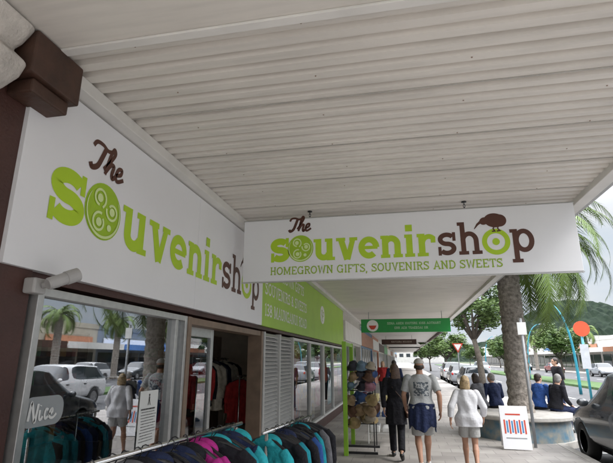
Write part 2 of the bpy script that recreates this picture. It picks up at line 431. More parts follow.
LINE = M('road_paint', (.6, .6, .58), .7, .15)
bm = bmesh.new()
for y in range(-10, 120, 6):
    bbox(bm, 8.0, 8.1, y, y+2.5, -.121, -.119)
    bbox(bm, 18.4, 18.5, y, y+2.5, -.121, -.119)
for y in (0, 6, 11.2): bbox(bm, 3.4, 5.4, y, y+.1, -.121, -.119)
o = fin(bm, 'road_markings', LINE); o['kind'] = 'structure'

# ---------------------------------------------------------------- main shop
SZ = 3.53
shop = Top('shop_building', 'single-storey souvenir shop with maroon pilaster and glazed front', 'shop', (-5, 8, 0))
boxes('wall', [(-2.55, -2.13, 1.05, 2.33, 0, SZ), (-2.5, -2.16, 2.33, 17, 2.16, 5.6), (-7.5, -7.3, 1, 17, 0, 5.6), (-7.3, -2.5, 1.0, 1.2, 0, 5.6),
               (-7.3, -2.5, 16.8, 17, 0, 5.6), (-7.3, -2.5, 1.2, 16.8, 3.5, 3.6)], MAROON, shop)
boxes('plinth', [(-2.45, -2.17, 2.33, 4.4, 0, .28), (-2.45, -2.17, 6.95, 17, 0, .28)], MAROON, shop)
boxes('interior_wall', [(-5.6, -5.55, 1.2, 16.8, 0.0, 3.5), (-5.55, -2.6, 1.2, 1.25, 0, 3.5), (-5.55, -2.24, 8.60, 8.66, 0, 2.9), (-5.55, -2.6, 12.0, 12.1, 0, 3.5)], DARKIN, shop)
boxes('interior_floor', [(-5.54, -2.18, 1.25, 16.8, .002, .02)], FLOORIN, shop)
boxes('interior_ceiling', [(-5.54, -2.52, 1.25, 16.8, 2.9, 2.95)], M('ceiling_white', (.75, .75, .72), .7), shop)
def window(y0, y1, z0=.28, z1=2.12, mull=(), fm=ALU, gm=GLASS, x=-2.14, ft=.05):
    l = [(x-.04, x+.05, y0, y0+ft, z0, z1), (x-.04, x+.05, y1-ft, y1, z0, z1), (x-.04, x+.047, y0+ft, y1-ft, z0, z0+ft), (x-.04, x+.047, y0+ft, y1-ft, z1-ft, z1)]
    for m in mull: l.append((x-.035, x+.045, m-ft/2, m+ft/2, z0+ft, z1-ft))
    bm = bmesh.new(); vs = [bm.verts.new(p) for p in ((x, y0+.02, z0+.02), (x, y1-.02, z0+.02), (x, y1-.02, z1-.02), (x, y0+.02, z1-.02))]
    bm.faces.new(vs); g = fin(bm, 'window', gm, shop)
    f = boxes('frame', l, fm, None, bevel=.004); f.parent = g
    return g
window(2.36, 4.35, mull=(4.14,))
window(9.0, 12.6, mull=(10.8,), gm=GLASS2, fm=WFR)
window(12.65, 16.9, mull=(14.4,), gm=GLASS2, fm=WFR)
DT = M('door_timber', (.20, .14, .10), .5, .2)
boxes('door_frame', [(-2.3, -2.08, 4.352, 4.43, 0, 2.12), (-2.3, -2.08, 6.86, 6.94, 0, 2.12), (-2.28, -2.10, 4.43, 6.86, 2.05, 2.12)], DT, shop, bevel=.004)
bm = bmesh.new(); vs = [bm.verts.new(p) for p in ((-2.265, 4.5, .14), (-2.265, 5.35, .14), (-2.265, 5.35, 1.97), (-2.265, 4.5, 1.97))]; bm.faces.new(vs)
dr = fin(bm, 'door', GLASS2, shop)
f = boxes('frame', [(-2.29, -2.24, 5.32, 5.39, 0, 2.05), (-2.29, -2.24, 4.43, 4.5, 0, 2.05), (-2.288, -2.242, 4.5, 5.32, .02, .14), (-2.288, -2.242, 4.5, 5.32, 1.95, 2.05)], ALU, None, bevel=.004); f.parent = dr
l = [(-2.2, -2.07, 6.96, 7.03, .28, 2.12), (-2.2, -2.07, 8.9, 8.98, .28, 2.12), (-2.2, -2.07, 7.9, 7.97, .28, 2.12)]
bm = bmesh.new()
for b in l: bbox(bm, *b)
z = .32
while z < 2.08:
    for ya, yb in ((7.03, 7.9), (7.97, 8.9)):
        vs = [bm.verts.new(p) for p in ((-2.10, ya, z), (-2.10, yb, z), (-2.16, yb, z+.055), (-2.16, ya, z+.055))]
        bm.faces.new(vs)
        vs = [bm.verts.new(p) for p in ((-2.10, ya, z), (-2.10, yb, z), (-2.105, yb, z-.012), (-2.105, ya, z-.012))]
        bm.faces.new(vs)
    z += .06
bbox(bm, -2.22, -2.19, 6.97, 8.97, .28, 2.1)
fin(bm, 'louvre_shutter', M('louvre_grey', (.46, .46, .45), .45, .08), shop)
cols = [(.50, .04, .22), (.04, .18, .42), (.55, .38, .06), (.08, .3, .15), (.6, .6, .58), (.45, .08, .05), (.08, .35, .4)]
pm = [M('poster_%d' % i, c, .6, 0, 7, c2=cols[(i*3+2) % 7]) for i, c in enumerate(cols)]
REDV = M('red_vinyl', (.55, .06, .03), .5, .05); BLUV = M('blue_vinyl', (.05, .22, .45), .5, .05)
for i, (a, b, z0, z1) in enumerate([(9.15, 9.9, 1.3, 2.0), (9.15, 9.9, .5, 1.2), (10.0, 10.7, .9, 1.9), (10.9, 11.6, 1.2, 2.0), (11.7, 12.4, .6, 1.8), (12.8, 13.5, 1.1, 2.0), (13.6, 14.3, .5, 1.6), (14.5, 15.6, .9, 1.9), (15.7, 16.7, .6, 1.9), (10.9, 11.6, .4, 1.1)]):
    o = boxes('poster', [(-2.165, -2.16, a, b, z0, z1)], pm[i % 7]); tag(o, 'bright printed poster inside the shop glazing', 'poster', 'posters in the shop windows')
mer = [M('merchandise_%d' % i, c, .5, .2) for i, c in enumerate([(.6, .08, .06), (.08, .2, .5), (.7, .6, .3), (.7, .7, .68), (.1, .35, .12), (.35, .15, .08), (.8, .4, .1)])]
for si, (sx, sy, rot) in enumerate([(-5.3, 3.5, 0), (-5.3, 6.0, 0), (-4.4, 8.38, -pi/2), (-5.3, 11, 0), (-3.0, 3.2, 0)]):
    t = Top('display_shelf', 'timber display shelving stocked with colourful souvenirs', 'shelf', (sx, sy, .02), rot, 'shelves inside the shop')
    hh = 2.1 if si != 4 else .95
    boxes('shelving', [(-.2, .2, -1.0, -.96, 0, hh), (-.2, .2, .96, 1.0, 0, hh), (-.2, -.18, -.96, .96, 0, hh)]+[(-.18, .2, -.96, .96, z, z+.03) for z in [.1+.4*k for k in range(int(hh/.4))]], DT, t, True)
    for ci in range(7):
        bm = bmesh.new()
        for z in [.13+.4*k for k in range(int(hh/.4))]:
            y = -.93+ci*.27; wd = random.uniform(.1, .22); bbox(bm, -.15, .15, y, y+wd, z, z+random.uniform(.12, .3))
        p = fin(bm, 'merchandise', mer[(ci+si) % 7], t, True, bevel=.008); p['kind'] = 'stuff'
# --- fascia sign
fs = Top('shop_fascia_sign', 'long white fascia board with green and brown souvenir shop lettering', 'sign', (-2.12, 4.5, 2.21))
boxes('sign_panel', [(-2.155, -2.10, 2.08, 4.488, 2.21, 3.42), (-2.155, -2.10, 4.492, 6.9, 2.21, 3.42)], WHITE, fs, bevel=.002)
logo(fs, (-2.10, 2.08, 2.21), (0, 1, 0), (0, 0, 1), (1, 0, 0), .24, .33, .34, 4.42)
gf = Top('green_fascia_sign', 'lime green fascia board with white lettering and a round emblem', 'sign', (-2.12, 12, 2.21))
boxes('sign_panel', [(-2.155, -2.104, 6.905, 17.0, 2.21, 3.42)], M('green_panel', (.34, .56, .04), .4, .05, 2), gf, bevel=.002)
OG = (-2.104, 6.9, 2.21)
for tx, x_, y_, h_, w_ in (('SOUVENIRS & SWEETS', .15, .50, .2, 3.3), ('138 MAUNGANUI ROAD', .15, .16, .2, 3.3), ('HOMEGROWN GIFTS', .15, .84, .2, 3.0)):
    text_words(OG, (0, 1, 0), (0, 0, 1), (1, 0, 0), tx, x_, y_, h_, w_, 'white_lettering', WVIN, gf)
p = Pen(OG, (0, 1, 0), (0, 0, 1), (1, 0, 0)); p.disc(5.6, .66, .34, .24); p.done('round_emblem', WVIN, gf)
p = Pen((-2.099, 6.9, 2.21), (0, 1, 0), (0, 0, 1), (1, 0, 0))
for a_, b_, rr in ((-.09, .05, .07), (.12, .03, .06), (-.02, -.10, .06)):
    p.ribbon([(5.6+a_+rr*1.3*cos(t), .66+b_+rr*sin(t)) for t in [2*pi*i/24 for i in range(21)]], .025)
p.done('emblem_swirl', MGREEN, gf)

# --- canopy
cp = Top('verandah_canopy', 'white verandah canopy with ribbed metal soffit over the pavement', 'canopy', (0, 10, SZ))
def rib_soffit(y0, y1, x0, x1, z, pitch=.128, d=.034):
    bm = bmesh.new(); prof = []; y = y0
    while y < y1:
        prof += [(y, z), (y+pitch*.52, z), (y+pitch*.60, z+d), (y+pitch*.92, z+d)]; y += pitch
    prof.append((y, z)); A = [bm.verts.new((x0, a, b)) for a, b in prof]; B = [bm.verts.new((x1, a, b)) for a, b in prof]
    for i in range(len(prof)-1): bm.faces.new((A[i], B[i], B[i+1], A[i+1]))
    return bm
fin(rib_soffit(2.12, 24, -2.1, 2.12, SZ), 'soffit', SOF, cp)
boxes('flat_soffit', [(-2.13, 2.12, 1.52, 2.12, SZ-.012, SZ+.02), (-2.13, 2.12, -6, 1.5, SZ-.004, SZ+.02)], SOF, cp, bevel=.004)
boxes('seam_batten', [(-2.1, 2.12, 2.06, 2.12, SZ-.03, SZ-.013)], TRIM, cp, bevel=.003)
boxes('sheet_lap', [(-2.1, 2.06, y, y+.012, SZ-.006, SZ-.001) for y in (2.12+.128*6+.05, 2.12+.128*12+.05, 2.12+.128*18+.05, 2.12+.128*24+.05)], M('lap_grey', (.42, .40, .37), .6, .1), cp)  # sheet seams drawn as thin strips in a darker grey than the soffit
boxes('wall_batten', [(-2.15, -2.0, 2.1, 24, 3.435, SZ-.002)], TRIM, cp, bevel=.006)
boxes('edge_beam', [(2.06, 2.2, -6, 24, SZ-.07, SZ+.30)], TRIM, cp, bevel=.008)
boxes('gutter', [(2.203, 2.36, -6, 24, SZ+.02, SZ+.34)], M('gutter_grey', (.42, .42, .42), .5), cp, bevel=.01)
boxes('roof', [(-2.4, 2.2, -6, 24, SZ+.31, SZ+.36)], GREY, cp)
bm = bmesh.new()
random.seed(17)
for y in [2.15+.128*k for k in range(0, 70, 4)]:
    for x in (-1.5, -.5, .5, 1.5):
        x += random.uniform(-.05, .05); lathe(bm, [(.005, 0), (.006, .004), (.0005, .007)][::-1], 8, Matrix.Translation((x, y, SZ-.005)))
o = fin(bm, 'screws', M('rusty_screw', (.3, .22, .17), .6), cp); o['kind'] = 'stuff'
cb = Top('corbel', 'rounded stucco corbel at the top of the neighbouring pilaster', 'corbel', (-2.2, 1.6, 3.1))
bm = bmesh.new(); rings = []
for z, o_ in ((2.98, 0), (3.03, .02), (3.08, .07), (3.13, .12), (3.2, .17), (3.27, .19), (3.30, .16), (3.33, .13), (3.37, .13), (3.41, .16), (3.5, .2)):
    pts = [(-2.3, 1.80+o_*.6, z), (-2.3, 1.1, z), (-2.13+o_, 1.1, z)]
    for k in range(7):
        a = pi/2*k/6; r_ = .08; pts.append((-2.13+o_-r_+r_*cos(a), 1.78+o_*.6-r_+r_*sin(a), z))
    rings.append(pts)
loft(bm, rings); fin(bm, 'corbel_moulding', STUCCO, cb, smooth=False, bevel=.006)
bb = Top('bracket', 'dark brown timber bracket block under the canopy', 'bracket', (-2.0, 2.1, 3.2))
boxes('bracket_block', [(-2.12, -1.93, 1.88, 2.27, 3.24, 3.51)], DBROWN, bb, bevel=.012)
boxes('bracket_cap', [(-2.13, -1.96, 1.93, 2.22, 3.15, 3.237)], DBROWN, bb, bevel=.012)
se = Top('security_camera', 'grey bullet security camera on a wall box beneath the sign', 'camera', (-2.08, 2.33, 2.12))
CPL = M('camera_plastic', (.40, .39, .38), .5)
boxes('mounting_box', [(-2.13, -2.05, 2.27, 2.37, 2.07, 2.16)], CPL, se, bevel=.012)
bm = bmesh.new(); cyl(bm, (-2.05, 2.33, 2.12), (-1.98, 2.36, 2.13), .018); ell(bm, (-1.98, 2.36, 2.14), (.032, .032, .032)); fin(bm, 'arm', CPL, se, smooth=True)
bm = bmesh.new(); q = V((.35, .8, .42)).normalized(); Q = q.to_track_quat('Z', 'Y').to_matrix().to_4x4()
lathe(bm, [(.001, 0), (.030, 0), (.036, .01), (.036, .11), (.041, .112), (.041, .19), (.032, .19), (.026, .172), (.001, .17)], 20, Matrix.Translation(V((-1.99, 2.30, 2.12))) @ Q)
fin(bm, 'camera_body', CPL, se)
# --- notice on glass and decal
po = Top('notice_poster', 'white paper notice with small dark figure taped inside the window', 'poster', (-2.12, 3.8, 1.0))
boxes('paper', [(-2.134, -2.132, 3.66, 3.95, 1.02, 1.45)], M('paper', (.74, .74, .72), .7, .03), po)
p = Pen((-2.132, 3.63, .99), (0, 1, 0), (0, 0, 1), (1, 0, 0))
p.disc(.175, .425, .010, .010); p.ribbon([(.175, .413), (.175, .375)], .018); p.ribbon([(.17, .377), (.16, .345)], .008); p.ribbon([(.18, .377), (.193, .345)], .008)
random.seed(3)
for i in range(12):
    x = .05+.02*random.random(); y = .315-i*.0225; e_ = random.uniform(.25, .30)
    while x < e_:
        wd = random.uniform(.006, .02); p.ribbon([(x, y), (min(x+wd, .3), y)], .0055 if i else .012); x += wd+.006
p.done('printed_marks', BLACK, po)
de = Top('window_decal', 'small pale rounded vinyl decal on the shop window', 'decal', (-2.13, 2.5, 1.4))
def rrect(x0, y0, x1, y1, r):
    out = []
    for cx, cy, a0 in ((x1-r, y1-r, 0), (x0+r, y1-r, 90), (x0+r, y0+r, 180), (x1-r, y0+r, 270)):
        out += [(cx+r*cos(radians(a0+15*k)), cy+r*sin(radians(a0+15*k))) for k in range(7)]
    return out
p = Pen((-2.139, 2.42, 1.32), (0, 1, 0), (0, 0, 1), (1, 0, 0))
p.poly(rrect(0, 0, .34, .17, .07)); p.done('decal_backing', M('decal_grey', (.34, .36, .37), .5, .06), de)
p = Pen((-2.1345, 2.42, 1.32), (0, 1, 0), (0, 0, 1), (1, 0, 0))
def scr(pts, w, ox=.05, oy=.04, k=.09): p.ribbon([(ox+a*k, oy+b_*k) for a, b_ in cat(pts)], w*k)
scr([(0, 0), (.1, .9), (.2, 1.05), (.5, .05), (.62, .0), (.75, 1.0)], .2)
scr([(.95, .6), (.95, .1), (1.1, 0), (1.25, .2)], .17); scr([(.96, .85), (.98, .9)], .2)
scr([(1.7, .55), (1.5, .6), (1.4, .3), (1.5, .03), (1.75, .15)], .17)
scr([(1.85, .25), (2.1, .4), (2.05, .6), (1.88, .45), (1.9, .08), (2.2, .02), (2.5, .25)], .17)
p.done('decal_script', WVIN, de)

# --- hanging sign
HY = 5.5
hsn = Top('hanging_sign', 'white hanging sign with souvenir shop logo on two short chains', 'sign', (0, HY, 3.43))
boxes('sign_panel', [(-1.94, 1.98, HY, HY+.05, 2.64, 3.43)], WHITE, hsn, bevel=.004)
boxes('sign_edge', [(-1.95, 1.99, HY+.004, HY+.046, 2.628, 2.638), (-1.95, 1.99, HY+.004, HY+.046, 3.432, 3.442)], ALU, hsn)
O_ = (-1.94, HY, 2.64); R_ = (1, 0, 0); U_ = (0, 0, 1); N_ = (0, -1, 0)
logo(hsn, O_, R_, U_, N_, .36, .235, .275, 3.12)
text_words(O_, R_, U_, N_, 'HOMEGROWN GIFTS, SOUVENIRS AND SWEETS', .36, .075, .10, 2.74, 'tagline_lettering', TAGG, hsn)
for x in (-1.08, .80):
    bm = bmesh.new()
    for k in range(3):
        z = 3.44+.034*k; pts = []
        for i in range(13):
            t = 2*pi*i/12; a = .011*cos(t); c = .022*sin(t)
            pts.append((x+(a if k % 2 else 0), HY+.025+(0 if k % 2 else a), z+c))
        tube(bm, pts, .0035, 6)
    lathe(bm, [(.001, 0), (.03, 0), (.03, .012), (.001, .012)], 12, Matrix.Translation((x, HY+.025, 3.518)))
    fin(bm, 'chain', BLACK, hsn, smooth=True)

def hsign(y, x0, x1, z0, z1, mat, label, marks=None, circ=None, lines=((.36, .30, .28, .8),)):
    t = Top('hanging_sign', label, 'sign', ((x0+x1)/2, y, z1), 0, 'signs hanging under the canopy')
    boxes('sign_panel', [(x0, x1, y, y+.12, z0, z1)], mat, t, bevel=.006)
    bm = bmesh.new()
    for x in (x0+.3, x1-.3): cyl(bm, (x, y+.06, z1), (x, y+.06, SZ+.02), .012, 8)
    fin(bm, 'hanger_rod', GREY, t)
    h = z1-z0
    if marks:
        random.seed(int(y)+3)
        for l0, lh, xa, xb in lines:
            x = (x1-x0)*xa
            while x < (x1-x0)*xb:
                p = Pen((x0, y, z0), (1, 0, 0), (0, 0, 1), (0, -1, 0))
                for _ in range(random.randint(3, 8)):
                    g_, a_ = glyph_uc(random.choice('OREINTSAH'), .16); p.glyphs(g_, x, h*l0, h*lh); x += a_*h*lh
                p.done('small_lettering', marks, t); x += .5*h*lh
    if circ:
        p = Pen((x0, y-.004, z0), (1, 0, 0), (0, 0, 1), (0, -1, 0)); p.disc(.45, h*.5, h*.44); p.done('round_emblem', circ, t)
        p = Pen((x0, y-.008, z0), (1, 0, 0), (0, 0, 1), (0, -1, 0)); p.poly([(.45-h*.30, h*.52), (.45+h*.30, h*.52), (.45+h*.22, h*.34), (.45+h*.1, h*.22), (.45-h*.1, h*.22), (.45-h*.22, h*.34)]); p.done('bowl_emblem', REDV, t)
PG = M('sign_green', (.02, .28, .06), .4, .05)
PALEG = M('pale_green_vinyl', (.45, .62, .45), .5, .04)
hsign(18.7, -1.6, 1.8, 2.74, 3.25, PG, 'green light-box sign with a white round emblem', PALEG, WVIN, ((.58, .17, .30, .80), (.24, .17, .38, .72)))
hsign(34, -1.5, .9, 2.75, 3.10, DBROWN, 'dark brown hanging sign with pale lettering', M('beige_vinyl', (.4, .35, .28), .5))

# --- next shops under the canopy
fcol = [(.5, .48, .44), (.12, .2, .3), (.45, .2, .12), (.6, .58, .52), (.2, .25, .2), (.5, .4, .3), (.6, .6, .6)]
ys = 17.0
random.seed(11)
for i in range(9):
    wd = [7, 9, 8, 11, 10, 14, 16, 20, 30][i]; a, b = ys+.02, ys+wd; ys = b
    t = Top('shop_building', 'neighbouring shop with glazed front and painted fascia', 'shop', (-5, (a+b)/2, 0), 0, 'row of shops under the canopy')
    m = M('shopfront_%d' % (i % 7), fcol[i % 7], .6, .1)
    boxes('wall', [(-7, -2.1, a, a+.35, 0, 4.6), (-7, -2.1, b-.35, b, 0, 4.6), (-7, -2.12, a+.35, b-.35, 2.3, 4.6), (-7, -2.12, a+.35, b-2.0, 0, .45), (-5, -4.9, a+.35, b-.35, .45, 2.3)], m, t)
    boxes('window', [(-2.2, -2.17, a+.35, b-2.0, .45, 2.3)], CARGLASS, t)
    boxes('door', [(-2.5, -2.45, b-2.0, b-.35, 0, 2.3)], CARGLASS, t)
    for k in range(int((wd-2.4)/1.6)+1): boxes('window_frame', [(-2.16, -2.1, a+.35+k*1.6, a+.41+k*1.6, .45, 2.3)], WFR, t)
    boxes('fascia_board', [(-2.1, -2.04, a+.1, b-.1, 2.4, 3.1)], [TRIM, mer[5], WFR, DBROWN, mer[4]][i % 5], t)
for (a, b, z, xe) in [(24.05, 44, 3.35, 2.1), (44.1, 70, 3.5, 2.3), (70.1, 110, 3.3, 2.2)]:
    t = Top('verandah_canopy', 'further verandah canopy over the pavement', 'canopy', (0, a, z), 0, 'canopies along the street')
    boxes('soffit', [(-2.1, xe, a, b, z, z+.05)], TRIM, t); boxes('edge_beam', [(xe, xe+.12, a, b, z-.15, z+.35)], WFR if z > 3.4 else DBROWN, t); boxes('roof', [(-2.2, xe+.05, a, b, z+.3, z+.34)], GREY, t)

# ---------------------------------------------------------------- garments and racks
def garment_mesh(seed, long=.72, hood=False, fold=1.):
    random.seed(seed); bm = bmesh.new(); rings = []
    prof = [(-.045, .05, .022), (-.06, .09, .026), (-.095, .17, .028), (-.13, .205, .028), (-.2, .215, .030)]
    z = -.27
    while z > -long: prof.append((z, .212+.006*sin(z*14+seed), .030+.010*(-z))); z -= .06
    prof.append((-long, .225, .042))
    ph = [random.uniform(0, 6.28) for _ in range(4)]
    for z, hx, hy in prof:
        r = []
        for k in range(44):
            t = 2*pi*k/44; cx = cos(t); q_ = min(1, max(0, -z-.08)*3.5)*fold
            off = q_*(.020*sin(cx*8+ph[0]+z*2)+.013*sin(cx*15+ph[1]-z*5)+.010*sin(cx*4+z*21+ph[2]))
            r.append((hx*cx+.004*sin(z*40+ph[3]), hy*sin(t)+off, z+.008*sin(6*t+seed)*q_))
        rings.append(r)
    loft(bm, rings)
    for s in (-1, 1):
        dx = random.uniform(-.03, .02)
        pts = [(s*.17, 0, -.115), (s*.225, .0, -.18), (s*(.245+dx*.5), .015, -.28), (s*(.25+dx), .0, -.38), (s*(.245+dx), .022, -.47), (s*(.235+dx), .01, -.58)]
        tube(bm, pts, [.035, .043, .034, .041, .032, .034], 12)
    if hood:
        ell(bm, (0, .035, -.085), (.12, .055, .065)); ell(bm, (0, -.03, -.07), (.10, .03, .03)); ell(bm, (.01, .055, -.16), (.09, .04, .075)); ell(bm, (-.05, .06, -.12), (.06, .04, .05))
    o = remesh(bm, 'garment', .009, None, None, 2); me = o.data; bpy.data.objects.remove(o); me.materials.append(None); return me
GM = [garment_mesh(1), garment_mesh(2, .68, True), garment_mesh(4, .75, False, 1.3), garment_mesh(9, .70, True, 1.2), garment_mesh(13, .72, True, .8)]
def hanger_mesh():
    bm = bmesh.new()
    tube(bm, [(0, 0, -.055), (0, 0, -.035), (.012, 0, -.02), (.022, 0, 0), (.015, 0, .018), (0, 0, .024), (-.015, 0, .018), (-.02, 0, .004)], .003, 6)
    tube(bm, [(-.20, 0, -.115), (-.1, 0, -.065), (0, 0, -.045), (.1, 0, -.065), (.20, 0, -.115)], .011, 8)
    me = bpy.data.meshes.new('hanger'); bmesh.ops.recalc_face_normals(bm, faces=bm.faces); bm.to_mesh(me); bm.free(); me.materials.append(BLACK); return me
HM = hanger_mesh()
cl = {n: M('cloth_'+n, c, .85, .25, 14, bump=.9, bscale=26, spec=.2) for n, c in dict(black=(.016, .016, .020), navy=(.018, .026, .065), magenta=(.45, .03, .24), teal=(.015, .24, .30), aqua=(.03, .36, .41), grey=(.12, .12, .13), purple=(.16, .04, .22), green=(.05, .3, .15), red=(.35, .03, .03), blue=(.03, .08, .26), cream=(.5, .46, .38)).items()}
def rack(x0, y0, x1, y1, z, label):
    t = Top('clothes_rack', label, 'clothes rack', ((x0+x1)/2, (y0+y1)/2, 0))
    bm = bmesh.new(); d = V((x1-x0, y1-y0, 0)).normalized(); n = V((-d.y, d.x, 0))
    cyl(bm, V((x0, y0, z))-d*.08, V((x1, y1, z))+d*.08, .012)
    fin(bm, 'rail', CHROME, t, smooth=True)
    bm = bmesh.new()
    for p in (V((x0, y0, 0)), V((x1, y1, 0))):
        cyl(bm, p+V((0, 0, .1)), p+V((0, 0, z-.015)), .014)
        tube(bm, [p-n*.24+V((0, 0, .06)), p+V((0, 0, .1)), p+n*.24+V((0, 0, .06))], .014, 8)
    cyl(bm, (x0, y0, .1), (x1, y1, .1), .012)
    fin(bm, 'stand', CHROME, t, smooth=True)
    for p in (V((x0, y0, .03)), V((x1, y1, .03))):
        for s in (-1, 1):
            bm = bmesh.new(); ell(bm, p+n*s*.24, (.02, .03, .03)); fin(bm, 'castor', BLACK, t, smooth=True)
def hang(x, y, z, rot, c, v, what='jacket', ysc=1.):
    o = bpy.data.objects.new(what, GM[v]); COL.objects.link(o); o.location = (x+random.uniform(-.025, .025), y, z-.005); o.rotation_euler = (random.uniform(-.10, .10), random.uniform(-.07, .07), rot)
    o.scale = (random.uniform(.86, 1.10), random.uniform(.85, 1.25)*ysc, random.uniform(.92, 1.06))
    o.material_slots[0].link = 'OBJECT'; o.material_slots[0].material = cl[c]
    tag(o, '%s %s hanging on the clothes rack' % (c, what), what, 'garments on the racks')
    h = bpy.data.objects.new('hanger', HM); COL.objects.link(h); h.parent = o
rack(-1.32, 1.60, -1.12, 3.15, 1.285, 'chrome clothes rack of dark jackets outside the shop')
random.seed(5)
seq = ['black', 'navy', 'black', 'black', 'navy', 'black', 'grey', 'black', 'navy', 'black', 'black', 'navy', 'black', 'magenta', 'magenta', 'black', 'aqua', 'teal', 'navy', 'aqua']
for i, c in enumerate(seq):
    t_ = i/(len(seq)-1); hang(-1.32+.20*t_, 1.62+1.50*t_, 1.285, random.uniform(-.3, .3)-.1, c, (i*3) % 5 if i < 12 else (1, 3, 4, 1, 3, 2, 4, 1)[i-12])
rack(-1.08, 3.75, -.96, 4.8, 1.16, 'chrome clothes rack of mixed tops outside the shop')
seq = ['aqua', 'black', 'teal', 'teal', 'navy', 'black', 'black', 'blue', 'navy', 'black', 'teal', 'black', 'grey', 'black']
for i, c in enumerate(seq):
    t_ = i/(len(seq)-1); hang(-1.08+.12*t_, 3.8+.95*t_, 1.16, random.uniform(-.35, .35)-.1, c, (i*2+1) % 5, 'top')
rack(-3.15, 7.0, -3.10, 8.1, 1.72, 'clothes rail inside the doorway with cream and dark tops')
rack(-2.58, 7.35, -2.56, 8.1, 1.45, 'low clothes rail inside the doorway with mixed tops')
for i, c in enumerate(['red', 'black', 'cream', 'grey', 'navy', 'cream', 'black']):
    t_ = i/6; hang(-3.15+.05*t_, 7.05+1.0*t_, 1.72, random.uniform(-.15, .15)+.3, c, i % 4, 'top')
for i, c in enumerate(['red', 'cream', 'black', 'red', 'black']):
    t_ = i/4; hang(-2.58+.02*t_, 7.4+.65*t_, 1.45, random.uniform(-.15, .15)+.25, c, i % 4, 'top')
rack(-3.6, 4.9, -3.5, 6.5, 1.5, 'clothes rail beyond the door glass with dark tops')
for i, c in enumerate(['black', 'grey', 'navy', 'black', 'cream', 'black', 'navy', 'red', 'black']):
    t_ = i/8; hang(-3.6+.1*t_, 4.95+1.5*t_, 1.5, random.uniform(-.3, .3)+.35, c, i % 4, 'top')

# --- hat stand
hat_stand = Top('hat_stand', 'slim lime green post stand carrying rows of sun hats', 'stand', (-1.0, 9.6, 0))
LG = M('lime_post', (.26, .50, .03), .45, .08)
boxes('post', [(-1.18, -1.10, 9.25, 9.33, 0, 2.05), (-1.18, -1.10, 10.5, 10.58, 0, 2.05), (-1.17, -1.11, 9.33, 10.5, 1.97, 2.04)], LG, hat_stand, bevel=.006)
bm = bmesh.new(); TZ = (.52, .72, .92, 1.12, 1.32, 1.50)
for z in TZ:
    bbox(bm, -1.10, -.62, 9.50, 9.52, z, z+.02); bbox(bm, -1.10, -.62, 10.2, 10.22, z, z+.02); bbox(bm, -1.10, -1.08, 9.33, 10.5, z, z+.02)
bbox(bm, -.64, -.62, 9.49, 9.51, .05, 1.55); bbox(bm, -.64, -.62, 10.19, 10.21, .05, 1.55); bbox(bm, -.635, -.625, 9.51, 10.19, 1.53, 1.55); bbox(bm, -1.2, -.57, 9.48, 9.52, 0, .04); bbox(bm, -1.2, -.57, 10.18, 10.22, 0, .04)
fin(bm, 'shelf_rails', BLACK, hat_stand)
def hat_mesh(b, wob, hgt):
    bm = bmesh.new(); lathe(bm, [(.001, hgt), (.05, hgt), (.074, hgt*.87), (.086, .05), (.092, .0), (.115, -.008), (b, -.02), (b+.002, -.026), (.115, -.016), (.085, -.006), (.001, -.008)], 30)
    for v in bm.verts:
        r_ = math.hypot(v.co.x, v.co.y); a = math.atan2(v.co.y, v.co.x)
        if r_ > .1: v.co.z += wob*sin(2*a)*(r_-.09)*6
        if v.co.z > .08: v.co.z -= .018*max(0, 1-abs(v.co.y)*30)
    for v in bm.verts: v.co *= .85
    ho = fin(bm, 'hat', None, None, smooth=True); hm = ho.data; bpy.data.objects.remove(ho); hm.materials.append(None); return hm
HMs = [hat_mesh(.15, .04, .11), hat_mesh(.135, -.06, .10), hat_mesh(.16, .02, .105)]
hc = [M('hat_%d' % i, c, .85, .15, 20, bump=.3, bscale=120) for i, c in enumerate([(.26, .18, .10), (.36, .31, .24), (.04, .08, .20), (.10, .05, .03), (.30, .22, .10), (.03, .03, .04), (.32, .15, .19), (.12, .18, .24)])]
hn = ['tan', 'cream', 'blue', 'brown', 'straw', 'black', 'pink', 'pale blue']
random.seed(12)
for k, z in enumerate(TZ):
    for j in range(3):
        for yy in (9.44, 10.12):
            if random.random() < .10: continue
            o = bpy.data.objects.new('hat', random.choice(HMs)); COL.objects.link(o); i = random.choice((0, 0, 0, 1, 2, 2, 3, 3, 4, 5, 6, 7, 5))
            o.location = (-1.02+.17*j+random.uniform(-.04, .04), yy+random.uniform(-.05, .05)-.02*j, z+.07+random.uniform(-.03, .04)); o.rotation_euler = (radians(random.uniform(15, 80)), random.uniform(-.5, .5), random.uniform(-.6, .6))
            o.material_slots[0].link = 'OBJECT'; o.material_slots[0].material = hc[i]
            tag(o, '%s wide-brimmed sun hat on the lime green stand' % hn[i], 'hat', 'hats on the stand')
t = Top('display_trolley', 'wire display trolley with folded goods beside the hats', 'trolley', (-.55, 10.6, 0))
bm = bmesh.new()
for x in (-.25, .25):
    for y in (-.3, .3): cyl(bm, (x, y, .06), (x, y, 1.0), .012, 8)
for z in (.25, .55, .85):
    for x in (-.25, .25): cyl(bm, (x, -.3, z), (x, .3, z), .008, 6)
    for k in range(7): cyl(bm, (-.25, -.3+.1*k, z), (.25, -.3+.1*k, z), .005, 6)
fin(bm, 'wire_frame', WFR, t, True)
for i, z in enumerate((.26, .56, .86)): boxes('folded_goods', [(-.22, -.02, -.25, .22, z, z+.14), (.03, .22, -.22, .25, z, z+.1)], [mer[3], hc[2], mer[2]][i], t, True, bevel=.02)

